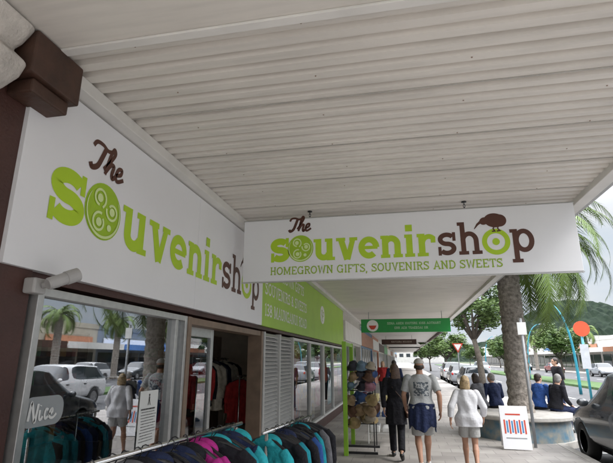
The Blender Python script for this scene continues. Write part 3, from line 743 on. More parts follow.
# ---------------------------------------------------------------- people
SKIN = M('skin', (.50, .30, .21), .55, .08, 10, spec=.35)
SKIN2 = M('skin_tanned', (.38, .21, .14), .55, .08, 10, spec=.35)
HAIRD = M('hair_dark', (.03, .018, .012), .5, .4, 30, bump=.6, bscale=70); HAIRB = M('hair_blonde', (.36, .26, .14), .5, .35, 30, bump=.6, bscale=70); HAIRG = M('hair_grey', (.26, .25, .24), .6, .25, 30, bump=.6, bscale=70)
EYE = M('eye', (.03, .02, .02), .2)
def hand(bm, wr, d, side, palm, fr=.0095):
    d = d.normalized(); side = (side-d*side.dot(d)).normalized(); palm = d.cross(side).normalized()*(1 if d.cross(side).dot(palm) > 0 else -1)
    rings = []
    for t, hw_, th in ((-.01, .024, .02), (.02, .032, .018), (.06, .041, .017), (.088, .040, .014)):
        c = wr+d*t
        rings.append([c+side*hw_*cos(2*pi*k/14)+palm*th*sin(2*pi*k/14) for k in range(14)])
    loft(bm, rings)
    for off, ln in ((.031, .068), (.0105, .077), (-.0105, .072), (-.031, .056)):
        b = wr+d*.078+side*off; dd = d.copy(); p = b; r = fr
        for k, f in enumerate((.45, .32, .23)):
            dd = (dd+palm*(.28+.16*k)).normalized(); q2 = p+dd*ln*f*1.15; capsule(bm, p, q2, r, r*.92, 8); p = q2; r *= .92
    b = wr+d*.02+side*.026; dd = (d*.7+side*.75+palm*.3).normalized(); p = b; q2 = p+dd*.04; capsule(bm, p, q2, fr*1.35, fr*1.15, 8)
    dd = (d+side*.2+palm*.35).normalized(); capsule(bm, q2, q2+dd*.032, fr*1.15, fr, 8)
def person(label, loc, rot, H, pose, top, bottom, shoes, hair, skin=SKIN, vox=.0065, female=False, extra=None, group=None, turn=0., build=1., arms=0.):
    s = H/1.75; P = Top('person', label, 'person', loc, rot, group)
    sw = (.165 if female else .19)*(.5+.5*build); hp = .085
    if pose == 'sit': pel = V((0, 0, .62)); lean = radians(12)
    else: pel = V((0, 0, .95)); lean = radians(3)
    def U(x, y, z):
        p = V((x, y, z-.95)); c_, s_ = cos(-lean), sin(-lean)
        return pel+V((p.x, p.y*c_-p.z*s_, p.y*s_+p.z*c_))
    J = {}; m = 1
    if pose in ('walk', 'walk2'):
        m = 1 if pose == 'walk' else -1
        J['kA'] = V((-.085*m, .17, .52)); J['aA'] = V((-.08*m, .26, .095)); J['tA'] = V((-.10*m, .44, .045))
        J['kB'] = V((.085*m, .04, .50)); J['aB'] = V((.08*m, -.27, .17)); J['tB'] = V((.09*m, -.13, .035))
        J['eA'] = U(-(sw+.065+arms)*m, -.11, 1.15+arms*.3); J['wA'] = U(-(sw+.055+arms*1.6)*m, -.08, .90+arms*.4)
        J['eB'] = U((sw+.06+arms)*m, .03, 1.15+arms*.3); J['wB'] = U((sw+.03+arms*1.3)*m, .19, .97)
    elif pose == 'stand':
        J['kA'] = V((-.10, .02, .50)); J['aA'] = V((-.11, -.01, .09)); J['tA'] = V((-.14, .16, .04))
        J['kB'] = V((.10, .03, .50)); J['aB'] = V((.12, .0, .09)); J['tB'] = V((.16, .16, .04))
        J['eA'] = U(-(sw+.07), -.02, 1.15); J['wA'] = U(-(sw+.02), .14, .98)
        J['eB'] = U((sw+.07), -.02, 1.15); J['wB'] = U((sw+.05), .05, .90)
    else:
        J['kA'] = V((-.12, .43, .54)); J['aA'] = V((-.12, .42, .09)); J['tA'] = V((-.15, .60, .04))
        J['kB'] = V((.13, .43, .54)); J['aB'] = V((.14, .48, .09)); J['tB'] = V((.17, .65, .04))
        J['eA'] = U(-(sw+.06), .06, 1.16); J['wA'] = V((-.12, .34, .66)); J['eB'] = U((sw+.06), .06, 1.16); J['wB'] = V((.12, .33, .67))
    hA = pel+V((-hp*m, 0, -.03)); hB = pel+V((hp*m, 0, -.03)); sA = U(-sw*m, 0, 1.42); sB = U(sw*m, 0, 1.42)
    wz = .9*build if female else build; hz = 1.06*build if female else build
    TR = [(.86, .145*hz, .105), (.93, .168*hz, .12), (1.0, .162*hz, .115*build), (1.1, .135*wz, .10*build), (1.2, .145*wz, .105*build), (1.3, .165*wz, .115*build), (1.38, .175*wz, .11), (1.44, .14*wz, .088), (1.475, .085, .07), (1.50, .055, .055)]
    ZS = [t[0] for t in TR]
    def torso(bm, z0, z1, inf, flare=0., yoff=0, wr=0.):
        rings = []
        nz_ = 16 if wr else 0
        zs = [z0]+([z0+(z1-z0)*i/nz_ for i in range(1, nz_)] if wr else [z for z in ZS if z0+.02 < z < z1-.01])+[z1]
        for z in zs:
            k = max(0, min(len(TR)-2, bisect.bisect(ZS, z)-1)); a, b = TR[k], TR[k+1]; f = max(0, min(1, (z-a[0])/(b[0]-a[0])))
            rx = a[1]+(b[1]-a[1])*f+inf; ry = a[2]+(b[2]-a[2])*f+inf
            fl = 1+flare*max(0, (1.15-z))
            rings.append([U(rx*fl*cos(2*pi*q_/36), (ry*fl+wr*sin(6*2*pi*q_/36+z*9)+wr*.8*sin(2*pi*q_/36*3+z*26))*sin(2*pi*q_/36)+yoff, z) for q_ in range(36)])
        loft(bm, rings)
    bm = bmesh.new(); torso(bm, .86, 1.5, 0)
    ell(bm, sA, (.058, .058, .058)); ell(bm, sB, (.058, .058, .058))
    for S_, E_, W_, sg in ((sA, J['eA'], J['wA'], -m), (sB, J['eB'], J['wB'], m)):
        k = .9 if female else 1.
        capsule(bm, S_, E_, .052*k, .040*k); capsule(bm, E_, E_.lerp(W_, .35), .040*k, .041*k); capsule(bm, E_.lerp(W_, .35), W_, .041*k, .026*k)
        d = (W_-E_).normalized()
        if pose == 'sit': hand(bm, W_, V((0, .6, -.45)), V((-sg*1., 0, 0)), V((0, -.2, -1)), .0095)
        else: hand(bm, W_, (d+V((0, .0, -.6))).normalized(), V((0, 1, .2)), V((-sg, 0, 0)))
    for Hh, K_, A_, T_ in ((hA, J['kA'], J['aA'], J['tA']), (hB, J['kB'], J['aB'], J['tB'])):
        capsule(bm, Hh, K_, .088, .055); capsule(bm, K_, K_.lerp(A_, .3), .052, .060)
        capsule(bm, K_.lerp(A_, .3)+V((0, -.012, 0)), K_.lerp(A_, .62), .058, .042); capsule(bm, K_.lerp(A_, .55), A_, .044, .034)
        hd = V((T_.x-A_.x, T_.y-A_.y, 0)).normalized()
        capsule(bm, A_-hd*.03-V((0, 0, .03)), T_, .035, .028)
    capsule(bm, U(0, -.01, 1.44), U(0, .01, 1.57), .056, .052)
    tr = Matrix.Rotation(turn, 4, 'Z'); hc_ = U(0, .015, 1.62)
    def HP(x, y, z): return hc_+(tr @ V((x, y, z)))
    ell(bm, HP(0, -.005, .02), (.076, .096, .098), tr); ell(bm, HP(0, .025, -.045), (.058, .068, .078), tr)
    ell(bm, HP(0, .035, -.095), (.032, .04, .025), tr)
    capsule(bm, HP(0, .088, .0), HP(0, .108, -.028), .010, .014, 8); ell(bm, HP(0, .088, -.062), (.024, .012, .009), tr)
    ell(bm, HP(0, .085, .025), (.05, .012, .01), tr)
    for sg in (-1, 1): ell(bm, HP(sg*.078, -.005, -.015), (.012, .02, .032), tr)
    remesh(bm, 'body', vox, skin, P, 3, s)
    for sg in (-1, 1):
        bm = bmesh.new(); ell(bm, HP(sg*.03, .083, .002), (.013, .01, .008), tr, 10); bmesh.ops.scale(bm, vec=(s, s, s), verts=bm.verts); fin(bm, 'eye', EYE, P, True, True)
    cv = max(.009, vox*1.3)
    mat, ln = bottom; bm = bmesh.new()
    torso(bm, .86, 1.04, .014)
    for Hh, K_, A_ in ((hA, J['kA'], J['aA']), (hB, J['kB'], J['aB'])):
        loose = .022 if ln < 1.2 else .016
        if ln <= 1: E = Hh.lerp(K_, ln); capsule(bm, Hh, E, .088+loose, .088+(.055-.088)*ln+loose*1.9, 18, flat1=True)
        else:
            capsule(bm, Hh, K_, .088+loose, .058+loose, 18); E = K_.lerp(A_, ln-1); capsule(bm, K_, E, .058+loose, .048+loose, 18, flat1=True)
    remesh(bm, 'trousers' if ln > 1.2 else 'shorts', cv, mat, P, 3, s)
    mat, sl_, hem = top; bm = bmesh.new(); lo = .012 if extra == 'loose' else 0
    if hem < .80:
        torso(bm, .87, 1.485, .026, wr=.004)
        rings = []
        for z in (1.0, .86, .75, hem):
            f = 1+.25*(1.0-z); rings.append([U((.19*cos(2*pi*k/28)+.006*sin(5*k))*f, (.145*sin(2*pi*k/28)+.006*sin(4*k))*f, z) for k in range(28)])
        loft(bm, rings)
    else: torso(bm, hem, 1.485, .02+lo, .35+lo*12, wr=.007+lo*.4)
    for S_, E_, W_ in ((sA, J['eA'], J['wA']), (sB, J['eB'], J['wB'])):
        ell(bm, S_, (.072, .072, .068))
        if sl_ <= 1: capsule(bm, S_, S_.lerp(E_, sl_), .068, .066, 16, flat1=True)
        else:
            capsule(bm, S_, E_, .066+lo*.5, .056+lo, 16); capsule(bm, E_, E_.lerp(W_, sl_-1), .056+lo, .044+lo, 16, flat1=True)
    remesh(bm, 'coat' if hem < .80 else 'shirt', cv, mat, P, 3, s)
    for A_, T_ in ((J['aA'], J['tA']), (J['aB'], J['tB'])):
        bm = bmesh.new(); hd = V((T_.x-A_.x, T_.y-A_.y, 0)).normalized(); hl = A_-hd*.035-V((0, 0, .045))
        capsule(bm, hl, T_, .042, .036); capsule(bm, hl.lerp(T_, .35)+V((0, 0, .012)), T_, .044, .036); capsule(bm, hl, A_-V((0, 0, .02)), .042, .042)
        remesh(bm, 'shoe', cv, shoes, P, 2, s)
    kind, hmat = hair; bm = bmesh.new()
    if kind in ('short', 'long', 'bun', 'bob'):
        ell(bm, HP(0, -.018, .034), (.086, .098, .098), tr)
        ell(bm, HP(0, -.05, -.015), (.076, .064, .075), tr)
    if kind == 'long':
        rings = []
        for z, rx, ry, y in ((.03, .085, .06, -.055), (-.06, .088, .055, -.07), (-.14, .095, .05, -.08), (-.22, .09, .042, -.09), (-.27, .06, .03, -.095)):
            rings.append([HP(rx*cos(2*pi*k/20)*(1+.07*sin(7*k)), y+ry*sin(2*pi*k/20), z+.015*sin(5*k)) for k in range(20)])
        loft(bm, rings)
    if kind == 'bob':
        rings = []
        for z, rx, ry, y in ((.03, .088, .065, -.045), (-.04, .094, .066, -.05), (-.10, .095, .06, -.055), (-.135, .075, .045, -.055)):
            rings.append([HP(rx*cos(2*pi*k/20)*(1+.05*sin(7*k)), y+ry*sin(2*pi*k/20), z+.012*sin(5*k)) for k in range(20)])
        loft(bm, rings)
    if kind == 'cap':
        ell(bm, HP(0, -.02, -.01), (.081, .088, .06), tr)
    remesh(bm, 'hair', .007, hmat, P, 2, s)
    if kind == 'cap':
        bm = bmesh.new(); bmesh.ops.create_uvsphere(bm, u_segments=24, v_segments=14, radius=1)
        bmesh.ops.delete(bm, geom=[v for v in bm.verts if v.co.z < -.12], context='VERTS')
        for v in bm.verts: v.co = HP(v.co.x*.088, v.co.y*.106-.005, v.co.z*.088+.045)
        rings = []
        for yy, hw_ in ((.08, .075), (.12, .07), (.155, .05), (.165, .02)):
            rings.append([HP(-hw_, yy, .040-.15*(yy-.08)-.02), HP(0, yy, .052-.15*(yy-.08)), HP(hw_, yy, .040-.15*(yy-.08)-.02), HP(hw_, yy, .034-.15*(yy-.08)-.02), HP(0, yy, .046-.15*(yy-.08)), HP(-hw_, yy, .034-.15*(yy-.08)-.02)])
        loft(bm, rings); bmesh.ops.scale(bm, vec=(s, s, s), verts=bm.verts)
        fin(bm, 'cap', M('cap_cloth', (.40, .38, .35), .8, .1), P, True, True)
    if extra == 'bag':
        bm = bmesh.new(); tube(bm, [U(-.14, -.0, 1.45), U(-.05, -.13, 1.3), U(.1, -.135, 1.12), U(.2, -.06, .98)], .012, 8)
        rings = [[U(.22+.04*cos(2*pi*k/14), -.03+.11*sin(2*pi*k/14), z) for k in range(14)] for z in (.98, .9, .78, .74)]
        loft(bm, rings); remesh(bm, 'shoulder_bag', .01, DBROWN, P, 2, s)
    if extra == 'tied':
        # jacket hanging from the waist, open at the front, uneven hem
        bm = bmesh.new(); rings = []
        a0, a1 = pi*.93, pi*2.07; n_ = 30
        for j, (z, f) in enumerate(((1.02, 1.02), (.98, 1.08), (.90, 1.12), (.80, 1.13), (.71, 1.12), (.63, 1.10))):
            out = []; inn = []
            for k in range(n_+1):
                t = a0+(a1-a0)*k/n_; fold = .011*sin(k*1.25+j*.25)*min(1, j*.35); zz = z-(.045*sin(t*3.1)+.02*sin(k*.9) if j == 5 else .015*sin(t*3)*(j/5))
                out.append(U((.197*f+fold)*cos(t), (.150*f+fold)*sin(t), zz)); inn.append(U((.180*f+fold)*cos(t), (.133*f+fold)*sin(t), zz))
            rings.append(out+inn[::-1])
        loft(bm, rings)
        tube(bm, [U(.197*cos(t), .150*sin(t), 1.0+.01*sin(3*t)) for t in [2*pi*k/28 for k in range(29)]], [.024+.005*sin(k*1.3) for k in range(29)], 10)
        for sg in (-1, 1): tube(bm, [U(sg*.02, .165, 1.0), U(sg*.06, .185, .88), U(sg*.08, .18, .74), U(sg*.075, .19, .66)], [.028, .034, .030, .028], 10)
        remesh(bm, 'tied_jacket', .0085, cl['navy'], P, 2, s)
    return P
def tee_mat():
    m = M('tee_print', (.34, .35, .35), .85, .06, 6, bump=.5, bscale=30)
    nt = m.node_tree; N = nt.nodes; L = nt.links; b = N['Principled BSDF']; old = b.inputs['Base Color'].links[0].from_socket
    tc = N.new('ShaderNodeTexCoord'); sp = N.new('ShaderNodeSeparateXYZ'); L.new(tc.outputs['Object'], sp.inputs[0])
    n = N.new('ShaderNodeTexNoise'); n.inputs['Scale'].default_value = 34; n.inputs['Detail'].default_value = 2; L.new(tc.outputs['Object'], n.inputs['Vector'])
    g = N.new('ShaderNodeMath'); g.operation = 'GREATER_THAN'; g.inputs[1].default_value = .47; L.new(n.outputs['Fac'], g.inputs[0])
    ax = N.new('ShaderNodeMath'); ax.operation = 'ABSOLUTE'; L.new(sp.outputs['X'], ax.inputs[0])
    lx = N.new('ShaderNodeMath'); lx.operation = 'LESS_THAN'; lx.inputs[1].default_value = .12; L.new(ax.outputs[0], lx.inputs[0])
    gz = N.new('ShaderNodeMath'); gz.operation = 'GREATER_THAN'; gz.inputs[1].default_value = 1.13; L.new(sp.outputs['Z'], gz.inputs[0])
    lz = N.new('ShaderNodeMath'); lz.operation = 'LESS_THAN'; lz.inputs[1].default_value = 1.35; L.new(sp.outputs['Z'], lz.inputs[0])
    c = g
    for q_ in (lx, gz, lz):
        mm = N.new('ShaderNodeMath'); mm.operation = 'MULTIPLY'; L.new(c.outputs[0], mm.inputs[0]); L.new(q_.outputs[0], mm.inputs[1]); c = mm
    mx = N.new('ShaderNodeMixRGB'); mx.inputs['Color2'].default_value = (.07, .085, .10, 1); L.new(c.outputs[0], mx.inputs['Fac']); L.new(old, mx.inputs['Color1']); L.new(mx.outputs[0], b.inputs['Base Color'])
    return m
tee = tee_mat()
kh = M('shorts_grey', (.34, .34, .33), .85, .1, 9, bump=.5, bscale=30)
blk = cl['black']; wht = M('cloth_white', (.58, .58, .60), .8, .06, 5, bump=.8, bscale=14)
sh_w = M('shoe_white', (.5, .5, .5), .6); sh_b = M('shoe_black', (.02, .02, .02), .5)
person('woman with long brown hair in black coat and trousers walking away', (-.20, 9.15, 0), 0, 1.64, 'walk', (blk, 1.9, .62), (cl['black'], 1.95), sh_b, ('long', M('hair_brown', (.09, .05, .03), .5, .35, 30, bump=.6, bscale=70)), female=True, extra='bag', turn=.35)
person('man in cap, printed grey tee, navy jacket tied round waist over shorts', (.24, 8.35, 0), radians(3), 1.73, 'walk2', (tee, .8, .93), (kh, .93), sh_w, ('cap', HAIRD), SKIN2, build=1.14, extra='tied', arms=.02)
person('woman with blonde hair in loose white long-sleeved shirt and pale shorts', (.95, 8.25, 0), radians(-4), 1.46, 'walk', (wht, 1.75, .82), (kh, .66), sh_w, ('bob', HAIRB), SKIN2, female=True, turn=-.3, build=1.15, arms=.06, extra='loose')

# ---------------------------------------------------------------- planter, palm, things around
PX, PY = 2.62, 12.4
pl = Top('round_planter', 'round raised planter with concrete seat rim and blue mosaic wall', 'planter', (PX, PY, 0))
bm = bmesh.new(); lathe(bm, [(1.05, 0), (1.02, .42), (.86, .42), (.86, 0)], 48); fin(bm, 'mosaic_wall', M('mosaic', (.08, .18, .26), .4, 0, 7, c2=(.30, .28, .23)), pl, True)
bm = bmesh.new(); lathe(bm, [(.80, .42), (1.12, .42), (1.14, .44), (1.14, .50), (1.12, .52), (.80, .52)], 48); fin(bm, 'seat_rim', CONC, pl, True)
bm = bmesh.new(); lathe(bm, [(.001, .3), (.82, .3), (.82, .46), (.001, .48)], 32); fin(bm, 'soil', M('soil', (.06, .045, .03), .95, .4, 12), pl, True)
BARK = M('palm_bark', (.11, .095, .08), .9, 0, 14, c2=(.34, .30, .26), bump=1., bscale=26)
TB = M('tree_bark', (.09, .075, .06), .9, .35, 8, bump=.8, bscale=20)
LEAF = leaf_mat('leaf_pohutukawa', (.03, .065, .015), (.12, .18, .05)); FROND = leaf_mat('frond', (.07, .12, .025), (.17, .24, .06))
def palm_meshes(h, r, seed=1, fl=2.6, nf=30, bias=False):
    random.seed(seed); bm = bmesh.new(); pts = []; rad = []
    n = int(h/.07)
    for i in range(n+1):
        z = h*i/n; pts.append((.05*sin(z*.6), .03*sin(z*.9), z)); rad.append(r*(1.12 if z < .3 else 1)*(1+.05*((i % 3)-1))*(1.05 if z < h-.5 else 1.2))
    tube(bm, pts, rad, 22); tr_ = bm
    f = bmesh.new()
    for k in range(nf):
        a = 2*pi*k/nf*2.4+random.uniform(-.2, .2); e = random.uniform(-.40, 1.25)
        if bias and cos(a) < .25: e = random.uniform(.55, 1.3)
        d = V((cos(a), sin(a), 0)); el_ = e; prev = V((pts[-1][0], pts[-1][1], h))
        side = V((-sin(a), cos(a), 0)); steps = 22; FL = fl*random.uniform(.8, 1.1)*(.8 if bias and cos(a) < .25 else 1)
        for i in range(steps):
            q_ = prev+(d*cos(el_)+V((0, 0, sin(el_))))*(FL/steps)
            ll = .48*sin(pi*min(1, (i+2.5)/(steps+2)))**.6+.05
            for sg in (-1, 1):
                for jj in (0, .33, .66):
                    b = prev.lerp(q_, jj); tip = b+side*sg*ll*.75*random.uniform(.8, 1)+(q_-prev).normalized()*ll*.55-V((0, 0, ll*(.15+.35*random.random())))
                    w_ = (q_-prev).normalized()*.020
                    f.faces.new([f.verts.new(b-w_), f.verts.new(b+w_), f.verts.new(tip)])
            f.faces.new([f.verts.new(prev-side*.015), f.verts.new(prev+side*.015), f.verts.new(q_+side*.012), f.verts.new(q_-side*.012)])
            prev = q_; el_ -= .06+.006*i
    return tr_, f
def palm(loc, h, r, seed, label, fl=2.6, nf=30, bias=False):
    t = Top('palm_tree', label, 'palm tree', loc, 0, 'palms along the street')
    a, b = palm_meshes(h, r, seed, fl, nf, bias); fin(a, 'trunk', BARK, t, True, True); fin(b, 'crown', FROND, t, True, recalc=False); return t
palm((2.64, 12.45, .4), 4.15, .255, 3, 'palm with rough pale trunk growing from the round planter', 3.3, 84, True)
p1 = palm((22.6, 33, 0), 5.2, .28, 5, 'date palm with arching fronds on the far side of the road', 2.4)
for y in (41, 52, 66, 90): copy_thing(p1, (22.6, y, 0), y)
def tree(loc, h, cr, seed, label, leaf=LEAF, nl=9000, ls=.13, trunk_h=None, group='street trees', ncl=46):
    random.seed(seed); t = Top('tree', label, 'tree', loc, 0, group)
    th = trunk_h or h*.4; bm = bmesh.new(); ends = []
    top_ = V((random.uniform(-.3, .3), random.uniform(-.3, .3), th))
    tube(bm, [(0, 0, -.1), (.04, .02, th*.3), (top_.x*.5+.08, top_.y*.6, th*.65), top_], [h*.035, h*.026, h*.022, h*.019], 12)
    for k in range(7):
        a = 2*pi*k/7+random.uniform(-.3, .3); rr = cr*random.uniform(.45, .8); e = V((top_.x+cos(a)*rr, top_.y+sin(a)*rr, th+(h-th)*random.uniform(.3, .75)))
        mid = top_.lerp(e, .5)+V((0, 0, -.1*cr+.1)); tube(bm, [top_-V((0, 0, .15)), mid, e], [h*.014, h*.010, h*.003], 8); ends.append(e)
        for q_ in range(2):
            e2 = mid+V((random.uniform(-1, 1), random.uniform(-1, 1), random.uniform(.2, 1)))*cr*.4; tube(bm, [mid, mid.lerp(e2, .5)+V((0, 0, .05)), e2], [h*.008, h*.005, h*.002], 6); ends.append(e2)
    fin(bm, 'trunk', TB, t, True, True)
    f = bmesh.new(); cen = []
    for e in ends: cen.append((e, random.uniform(.14, .28)*cr))
    while len(cen) < ncl:
        a = random.uniform(0, 2*pi); z_ = random.uniform(-.4, 1.); rr = math.sqrt(max(0, 1-z_*z_))*random.uniform(.45, 1.1)
        cen.append((V((cos(a)*rr*cr, sin(a)*rr*cr, th+(h-th)*(.38+.55*z_*random.uniform(.5, 1.1)))), random.uniform(.10, .28)*cr))
    per = nl//len(cen)
    for c_, r_ in cen:
        for _ in range(per):
            d = V((random.gauss(0, 1), random.gauss(0, 1), random.gauss(0, .6))).normalized()*r_*random.random()**.45*random.uniform(.8, 1.3)
            p = c_+d; n_ = V((random.gauss(0, 1), random.gauss(0, 1), random.gauss(.8, 1))).normalized(); u, v = frame(n_); l_ = ls*random.uniform(.6, 1.3)
            f.faces.new([f.verts.new(p-u*l_), f.verts.new(p+v*l_*.4), f.verts.new(p+u*l_), f.verts.new(p-v*l_*.4)])
    fin(f, 'crown', leaf, t, True, recalc=False); return t
tree((4.1, 28, 0), 6.9, 2.2, 21, 'pohutukawa with twisting limbs standing by the kerb', nl=7500, ls=.11, trunk_h=2.9, ncl=38)
tt = tree((13.5, 46, 0), 4.8, 2.3, 41, 'rounded green tree on the median strip', nl=6500, ls=.14, group='trees on the median', ncl=38)
for k, (x, y) in enumerate([(13.4, 70), (13.6, 100), (4.2, 52), (4.3, 84), (23, 125), (4.2, 120), (13.5, 150), (23, 180)]):
    copy_thing(tt, (x, y, 0), k*1.3)

for ang, c1, hh, fem, lab, tu in ((112, cl['navy'], ('short', HAIRG), False, 'seated person in dark jacket on the planter rim', .4), (140, cl['grey'], ('bob', HAIRD), True, 'seated person in grey top resting on the planter rim', -.5),
                                  (52, cl['blue'], ('short', HAIRD), False, 'seated person in blue jacket on the planter rim', -.3), (24, blk, ('short', HAIRG), False, 'seated person in black jacket on the planter rim', .6)):
    a = radians(ang); person(lab, (PX+.98*cos(a), PY+.98*sin(a), 0), a-pi/2, 1.72, 'sit', (c1, 1.9, .9), (cl['navy'] if c1 is blk else blk, 1.95), sh_b, hh, vox=.010, female=fem, group='people seated at the planter', turn=tu)
person('man standing in black jacket and dark trousers', (4.85, 17.0, 0), radians(100), 1.78, 'stand', (blk, 1.9, .88), (cl['navy'], 1.95), sh_b, ('short', HAIRD), vox=.011)
person('distant pedestrian in blue top walking along the footpath', (-.35, 16.5, 0), 0, 1.7, 'walk', (cl['navy'], 1.0, .9), (cl['grey'], 1.95), sh_w, ('short', HAIRD), vox=.012)
person('distant pedestrian in red top walking along the footpath', (-.9, 20.5, 0), pi, 1.66, 'walk2', (cl['red'], 1.0, .9), (blk, 1.95), sh_w, ('long', HAIRB), vox=.012, female=True)
# A-frame sign
af = Top('sandwich_board', 'white sandwich board with red and blue striped picture', 'sandwich board', (2.10, 10.65, 0), radians(-4))
for s_, nm in ((-1, 'front_panel'), (1, 'rear_panel')):
    bm = bmesh.new(); rings = [[(-.26, s_*.2, .02), (.26, s_*.2, .02), (.26, s_*.2-.02*s_, .02), (-.26, s_*.2-.02*s_, .02)], [(-.26, s_*.02, .80), (.26, s_*.02, .80), (.26, s_*.0, .80), (-.26, s_*.0, .80)]]
    loft(bm, rings); fin(bm, nm, WHITE, af, True)
up = V((0, .18, .78)).normalized(); nn = V((0, -.78, .18)).normalized()
for mt, offs, yy0, yy1, nm in ((REDV, range(0, 9, 2), .28, .54, 'red_stripe'), (BLUV, range(1, 9, 2), .30, .52, 'blue_stripe')):
    for i in offs:
        p = Pen((-.26, -.2, .02), (1, 0, 0), up, nn); p.ribbon([(.07+.047*i, yy0), (.07+.047*i, yy1)], .030); o = p.done(nm, mt, af); o.matrix_parent_inverse = Matrix.Identity(4)
p = Pen((-.26, -.2, .02), (1, 0, 0), up, nn); p.ribbon([(.07, .20), (.45, .20)], .02); o = p.done('printed_band', GREY, af); o.matrix_parent_inverse = Matrix.Identity(4)
p = Pen((-.26, -.2, .02), (1, 0, 0), up, nn); p.ribbon([(.10, .64), (.38, .64)], .03); o = p.done('printed_heading', REDV, af); o.matrix_parent_inverse = Matrix.Identity(4)
pp = Top('parking_sign', 'grey galvanised pole with small white parking plate', 'street sign', (2.50, 10.85, 0))
bm = bmesh.new(); cyl(bm, (0, 0, 0), (0, 0, 2.55), .03, 16); ell(bm, (0, 0, 2.55), (.032, .032, .02)); fin(bm, 'pole', GREY, pp, True, True)
boxes('sign_plate', [(-.09, .09, -.038, -.032, 2.22, 2.48)], WVIN, pp, True, bevel=.001)
od = Top('disc_sign', 'orange disc sign on a slim teal pole', 'sign', (6.75, 20, -.12))
TEAL = M('teal_paint', (.03, .24, .32), .4)
bm = bmesh.new(); cyl(bm, (0, 0, 0), (0, 0, 3.2), .045, 14); fin(bm, 'pole', TEAL, od, True, True)
bm = bmesh.new(); lathe(bm, [(.001, 0), (.28, 0), (.29, .01), (.29, .03), (.001, .03)], 36, Matrix.Translation((0, -.05, 2.98)) @ Matrix.Rotation(pi/2, 4, 'X')); fin(bm, 'disc', M('orange_red', (.60, .08, .03), .45), od, True)
boxes('blade_panel', [(-.15, .15, -.06, -.046, 1.5, 2.4)], M('blade_grey', (.45, .47, .5), .5), od, True)
def lamp(loc, rot):
    t = Top('street_lamp', 'teal street lamp with a swept curved mast', 'street lamp', loc, rot, 'teal street lamps')
    bm = bmesh.new(); pts = [(1.5*(1-cos(pi*.5*(k/14)**1.5))*1.0-.1, 0, 5.2*sin(pi/2*min(1, k/14))) for k in range(15)]
    tube(bm, pts, [.08-.0035*k for k in range(15)], 12); fin(bm, 'mast', TEAL, t, True, True)
    bm = bmesh.new(); ell(bm, (1.55, 0, 5.18), (.32, .12, .06)); fin(bm, 'lamp_head', GREY, t, True, True)
    return t
lp = lamp((9.2, 29, -.1), radians(160))
for y in (50, 75): copy_thing(lp, (11.9, y, -.1), 0)
rs = Top('road_sign', 'red and white give-way sign on a thin pole', 'road sign', (3.3, 31, 0), 0)
bm = bmesh.new(); cyl(bm, (0, 0, 0), (0, 0, 2.7), .03); fin(bm, 'pole', GREY, rs, True)
bm = bmesh.new(); loft(bm, [[(-.33, y, 2.7), (.33, y, 2.7), (0, y, 2.12)] for y in (-.04, -.055)]); fin(bm, 'sign_plate', REDV, rs, True)
bm = bmesh.new(); loft(bm, [[(-.22, y, 2.64), (.22, y, 2.64), (0, y, 2.25)] for y in (-.056, -.06)]); fin(bm, 'sign_face', WVIN, rs, True)

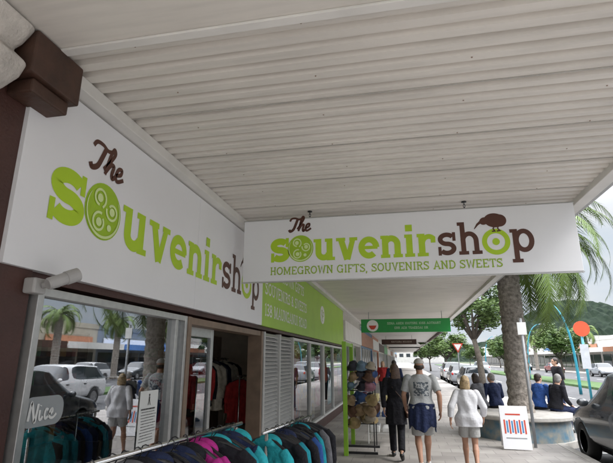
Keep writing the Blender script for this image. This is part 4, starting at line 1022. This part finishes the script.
# ---------------------------------------------------------------- cars
RUB = M('tyre_rubber', (.02, .02, .02), .8); RIM = M('alloy_rim', (.45, .45, .46), .3, .05, metal=.8)
def make_car(kind, paint, label, loc, rot, group='cars parked along the kerb'):
    T_ = Top('parked_car', label, 'car', loc, rot, group)
    tall = {'suv': 1.66, 'hatch': 1.5, 'sedan': 1.46, 'van': 1.95}[kind]; Lh = {'suv': 2.25, 'hatch': 2.0, 'sedan': 2.3, 'van': 2.3}[kind]; hw = .9
    bz = {'suv': 1.04, 'hatch': .95, 'sedan': .93, 'van': 1.1}[kind]; cl_ = .24 if kind != 'suv' else .3
    if kind == 'sedan': ST = [(-1, .72, .45, .72, .78, .9, 0), (-.97, .84, .3, .86, .93, .9, 0), (-.85, .88, .24, bz, bz+.06, .88, 0), (-.66, .9, cl_, bz, bz+.1, .85, 1), (-.42, .9, cl_, bz, tall-.06, .74, 1)]
    else: ST = [(-1, .78, .42, .80, .84, .9, 0), (-.975, .86, .3, bz-.04, bz+.04, .86, 0), (-.95, .88, .26, bz, bz+.12, .84, 1), (-.82, .9, cl_, bz, tall-.08, .76, 1)]
    ST += [(-.3, .9, cl_, bz, tall-.01, .75, 1), (.03, .9, cl_, bz-.01, tall, .75, 2), (.08, .9, cl_, bz-.01, tall, .75, 1), (.22, .9, cl_, bz-.01, tall-.05, .74, 1), (.50, .9, cl_, bz-.03, bz+.08, .82, 0), (.60, .9, cl_, bz-.06, bz-.01, .85, 0), (.82, .88, .26, bz-.16, bz-.10, .86, 0), (.95, .82, .3, bz-.28, bz-.22, .86, 0), (1, .68, .42, bz-.42, bz-.38, .88, 0)]
    bm = bmesh.new(); R = []
    for y, w_, zb, be_, zr, rf, fl in ST:
        rw = w_*rf; half = [(0, zb), (w_*.82, zb), (w_*.97, zb+.09), (w_, zb+(be_-zb)*.45), (w_*.995, be_-.12), (w_*.95, be_), (rw, zr-.06 if zr-be_ > .2 else zr-.015), (rw*.8, zr-.01), (0, zr)]
        full = half+[(-a, b) for a, b in half[-2:0:-1]]
        R.append([bm.verts.new((a, y*Lh, b)) for a, b in full])
    n = len(R[0])
    for i in range(len(R)-1):
        f0, f1 = ST[i][6], ST[i+1][6]
        for k in range(n):
            f = bm.faces.new((R[i][k], R[i][(k+1) % n], R[i+1][(k+1) % n], R[i+1][k])); y0_ = ST[i][0]; y1_ = ST[i+1][0]
            side = k in (5, n-6); topf = k in (6, 7, 8, 9); g = 0
            if side and f0 and not (f0 == 2) and (f1 or y1_ == .5): g = 1
            if topf and y0_ == .22: g = 1
            if topf and ((kind == 'sedan' and y0_ == -.66) or (kind != 'sedan' and y0_ == -.95)): g = 1
            f.material_index = g
    bm.faces.new(R[0][::-1]); bm.faces.new(R[-1])
    bmesh.ops.recalc_face_normals(bm, faces=bm.faces)
    cr2 = bm.edges.layers.float.get('crease_edge') or bm.edges.layers.float.new('crease_edge')
    for e in bm.edges:
        if len(set(f.material_index for f in e.link_faces)) > 1: e[cr2] = .6
    me = bpy.data.meshes.new('t'); bm.to_mesh(me); bm.free(); me.materials.append(paint); me.materials.append(CARGLASS)
    ob = bpy.data.objects.new('t', me); COL.objects.link(ob)
    s_ = ob.modifiers.new('s', 'SUBSURF'); s_.levels = 2
    wr_ = .34 if kind == 'suv' else .31; wy = (-.62*Lh, .64*Lh)
    bm = bmesh.new()
    for y in wy: lathe(bm, [(.001, -1.2), (wr_+.06, -1.2), (wr_+.06, 1.2), (.001, 1.2)], 28, Matrix.Translation((0, y, wr_)) @ Matrix.Rotation(pi/2, 4, 'Y'))
    bmesh.ops.recalc_face_normals(bm, faces=bm.faces)
    mc = bpy.data.meshes.new('c'); bm.to_mesh(mc); bm.free(); mc.materials.append(paint)
    cu = bpy.data.objects.new('c', mc); COL.objects.link(cu)
    b_ = ob.modifiers.new('b', 'BOOLEAN'); b_.operation = 'DIFFERENCE'; b_.object = cu; b_.solver = 'EXACT'
    res = evalmesh(ob); bpy.data.objects.remove(ob); bpy.data.objects.remove(cu)
    for gi, nm, mt in ((0, 'body', paint), (1, 'window', CARGLASS)):
        bm = bmesh.new(); bm.from_mesh(res)
        bmesh.ops.delete(bm, geom=[f for f in bm.faces if (f.material_index == 1) != (gi == 1)], context='FACES')
        for f in bm.faces: f.material_index = 0; f.smooth = True
        m2 = bpy.data.meshes.new(nm); bm.to_mesh(m2); bm.free(); add(m2, nm, mt, T_, True)
    boxes('underbody', [(-.62, .62, -Lh*.9, Lh*.88, .2, .45)], BLACK, T_, True)
    for sx in (-1, 1):
        for y in wy:
            W_ = bpy.data.objects.new('wheel', None); COL.objects.link(W_); W_.parent = T_; W_.location = (sx*(hw-.13), y, wr_)
            Rm = Matrix.Rotation(pi/2*sx, 4, 'Y')
            bm = bmesh.new(); lathe(bm, [(wr_*.62, -.1), (wr_*.92, -.105), (wr_, -.085), (wr_, .085), (wr_*.92, .105), (wr_*.64, .1), (wr_*.62, .09)], 32, Rm); fin(bm, 'tyre', RUB, W_, True, True)
            bm = bmesh.new(); lathe(bm, [(wr_*.64, .09), (wr_*.60, .095), (wr_*.56, .05), (wr_*.5, .03), (.001, .03)], 28, Rm)
            for k in range(5):
                a = 2*pi*k/5; d = V((cos(a), sin(a), 0)); e = V((-sin(a), cos(a), 0))
                loft(bm, [[Rm @ (d*r_+e*h_+V((0, 0, zz))) for h_, zz in ((-w2, .05), (w2, .05), (w2, .085), (-w2, .085))] for r_, w2 in ((.01, .05), (wr_*.6, .022))])
            fin(bm, 'rim', RIM, W_, True)
    LT = M('headlight_glass', (.7, .72, .75), .1, .1); RT = M('tail_light_red', (.45, .01, .01), .2, .1)
    for sx in (-1, 1):
        bm = bmesh.new(); ell(bm, (sx*.62, Lh*.945, bz-.32), (.15, .09, .07)); fin(bm, 'headlight', LT, T_, True, True)
        bm = bmesh.new(); ell(bm, (sx*.72, -Lh*.955, bz-.12), (.10, .10, .12)); fin(bm, 'tail_light', RT, T_, True, True)
        bm = bmesh.new(); ell(bm, (sx*(hw+.06), .40*Lh, bz+.03), (.1, .05, .07)); fin(bm, 'wing_mirror', paint, T_, True, True)
        for y in (-.35*Lh, .12*Lh): boxes('door_handle', [(sx*hw-.012, sx*hw+.012, y, y+.16, bz-.17, bz-.14)], BLACK, T_, True)
    boxes('bumper', [(-.7, .7, Lh*.93, Lh*1.005, .32, .44)], BLACK, T_, True, bevel=.02); boxes('number_plate', [(-.26, .26, -Lh*1.006, -Lh*.995, .62, .74)], WVIN, T_, True)
    return T_
def paint(n, c):
    m = M('car_paint_'+n, c, .22, .03, spec=.7); m.node_tree.nodes['Principled BSDF'].inputs['Coat Weight'].default_value = .6; return m
suv = make_car('suv', paint('charcoal', (.03, .035, .04)), 'dark charcoal hatchback parked at the kerb', (4.12, 8.95, -.12), 0)
sil = make_car('hatch', paint('silver', (.28, .29, .31)), 'silver hatchback parked on the street', (4.15, 31.5, -.12), 0)
wh = make_car('suv', paint('white', (.5, .5, .5)), 'white four-wheel drive parked on the street', (9.6, 17.2, -.12), pi)
rd = make_car('sedan', paint('red', (.22, .02, .02)), 'red sedan parked on the street', (21.9, 78, -.12), pi)
srcs = [sil, wh, suv]
for k, (x, y) in enumerate([(4.15, 39), (4.15, 46), (9.5, 11.5), (16.2, 26), (21.9, 36), (21.9, 44), (21.9, 60), (10.0, 68), (21.9, 96)]):
    copy_thing(srcs[k % 3], (x, y, -.12), 0 if x < 14 else pi)

# ---------------------------------------------------------------- buildings opposite
bc = [(.38, .36, .34), (.40, .40, .40), (.24, .15, .11), (.32, .29, .23), (.17, .2, .23), (.40, .38, .33)]
y = 4; random.seed(8); k = 0
while y < 190:
    wd = random.choice((9, 12, 15, 10)); h = random.choice((4.4, 5.0, 5.8, 4.6)); a, b = y+.03, y+wd
    t = Top('building', 'low commercial building with awning and shop windows', 'building', (33, (a+b)/2, 0), 0, 'buildings across the road')
    wm = M('facade_%d' % (k % 6), bc[k % 6], .7, .12, 1.) if y < 60 else M('facade_pale', (.46, .45, .43), .7, .10, 1.)
    boxes('wall', [(29, 40, a, b, 0, h), (28.9, 29.3, a, b, h, h+.5)], wm, t)
    boxes('awning', [(25.6, 29, a+.1, b-.1, 2.9, 3.15), (25.5, 25.6, a+.1, b-.1, 2.75, 3.35)], [mer[5], TRIM, DBROWN, TRIM, mer[1]][k % 5] if y < 60 else TRIM, t)
    n = int(wd/2.6); st = (wd-.6)/n
    for q_ in range(n): boxes('window', [(28.93, 28.99, a+.4+q_*st, a+.4+q_*st+st-.35, .5, 2.5)], CARGLASS, t)
    boxes('sign_board', [(28.8, 28.9, a+1, b-1, 3.4, 4.1)], [WVIN, mer[1], WVIN, mer[5]][k % 4], t)
    y += wd; k += 1
t = Top('building', 'white two-storey building beyond the trees', 'building', (60, 190, 0))
boxes('wall', [(48, 78, 150, 165, 0, 8.5)], MC['facade_pale'], t)
for q_ in range(9): boxes('window', [(49+q_*3.2, 51+q_*3.2, 149.9, 149.98, 4.8, 6.8)], CARGLASS, t)
t = Top('building', 'pale building closing the far end of the street', 'building', (0, 310, 0))
boxes('wall', [(-30, 24, 305, 320, 0, 7)], MC['facade_pale'], t)
for q_ in range(12): boxes('window', [(-28+q_*4.2, -25.6+q_*4.2, 304.9, 304.98, 3.5, 5.5)], CARGLASS, t)
HILL = M('hill_bush', (.006, .013, .009), .95, 0, .16, c2=(.022, .034, .022), detail=9, spec=.1)
bm = bmesh.new(); nx, ny = 190, 60; G = []
random.seed(4)
for j in range(ny):
    row = []
    for i in range(nx):
        x = -250+4.8*i+random.uniform(-1.5, 1.5); y_ = 420+5.8*j
        z = 62*math.exp(-((x-190)/80)**2-((y_-600)/75)**2)+44*math.exp(-((x-330)/120)**2-((y_-640)/80)**2)+22*math.exp(-((x+40)/160)**2-((y_-650)/70)**2)+random.uniform(-2.2, 3.0)-3+2.5*sin(x*.07)*sin(y_*.05)
        row.append(bm.verts.new((x, y_, z)))
    G.append(row)
for j in range(ny-1):
    for i in range(nx-1): bm.faces.new((G[j][i], G[j][i+1], G[j+1][i+1], G[j+1][i]))
o = fin(bm, 'hill', HILL); o['kind'] = 'structure'
print('done')
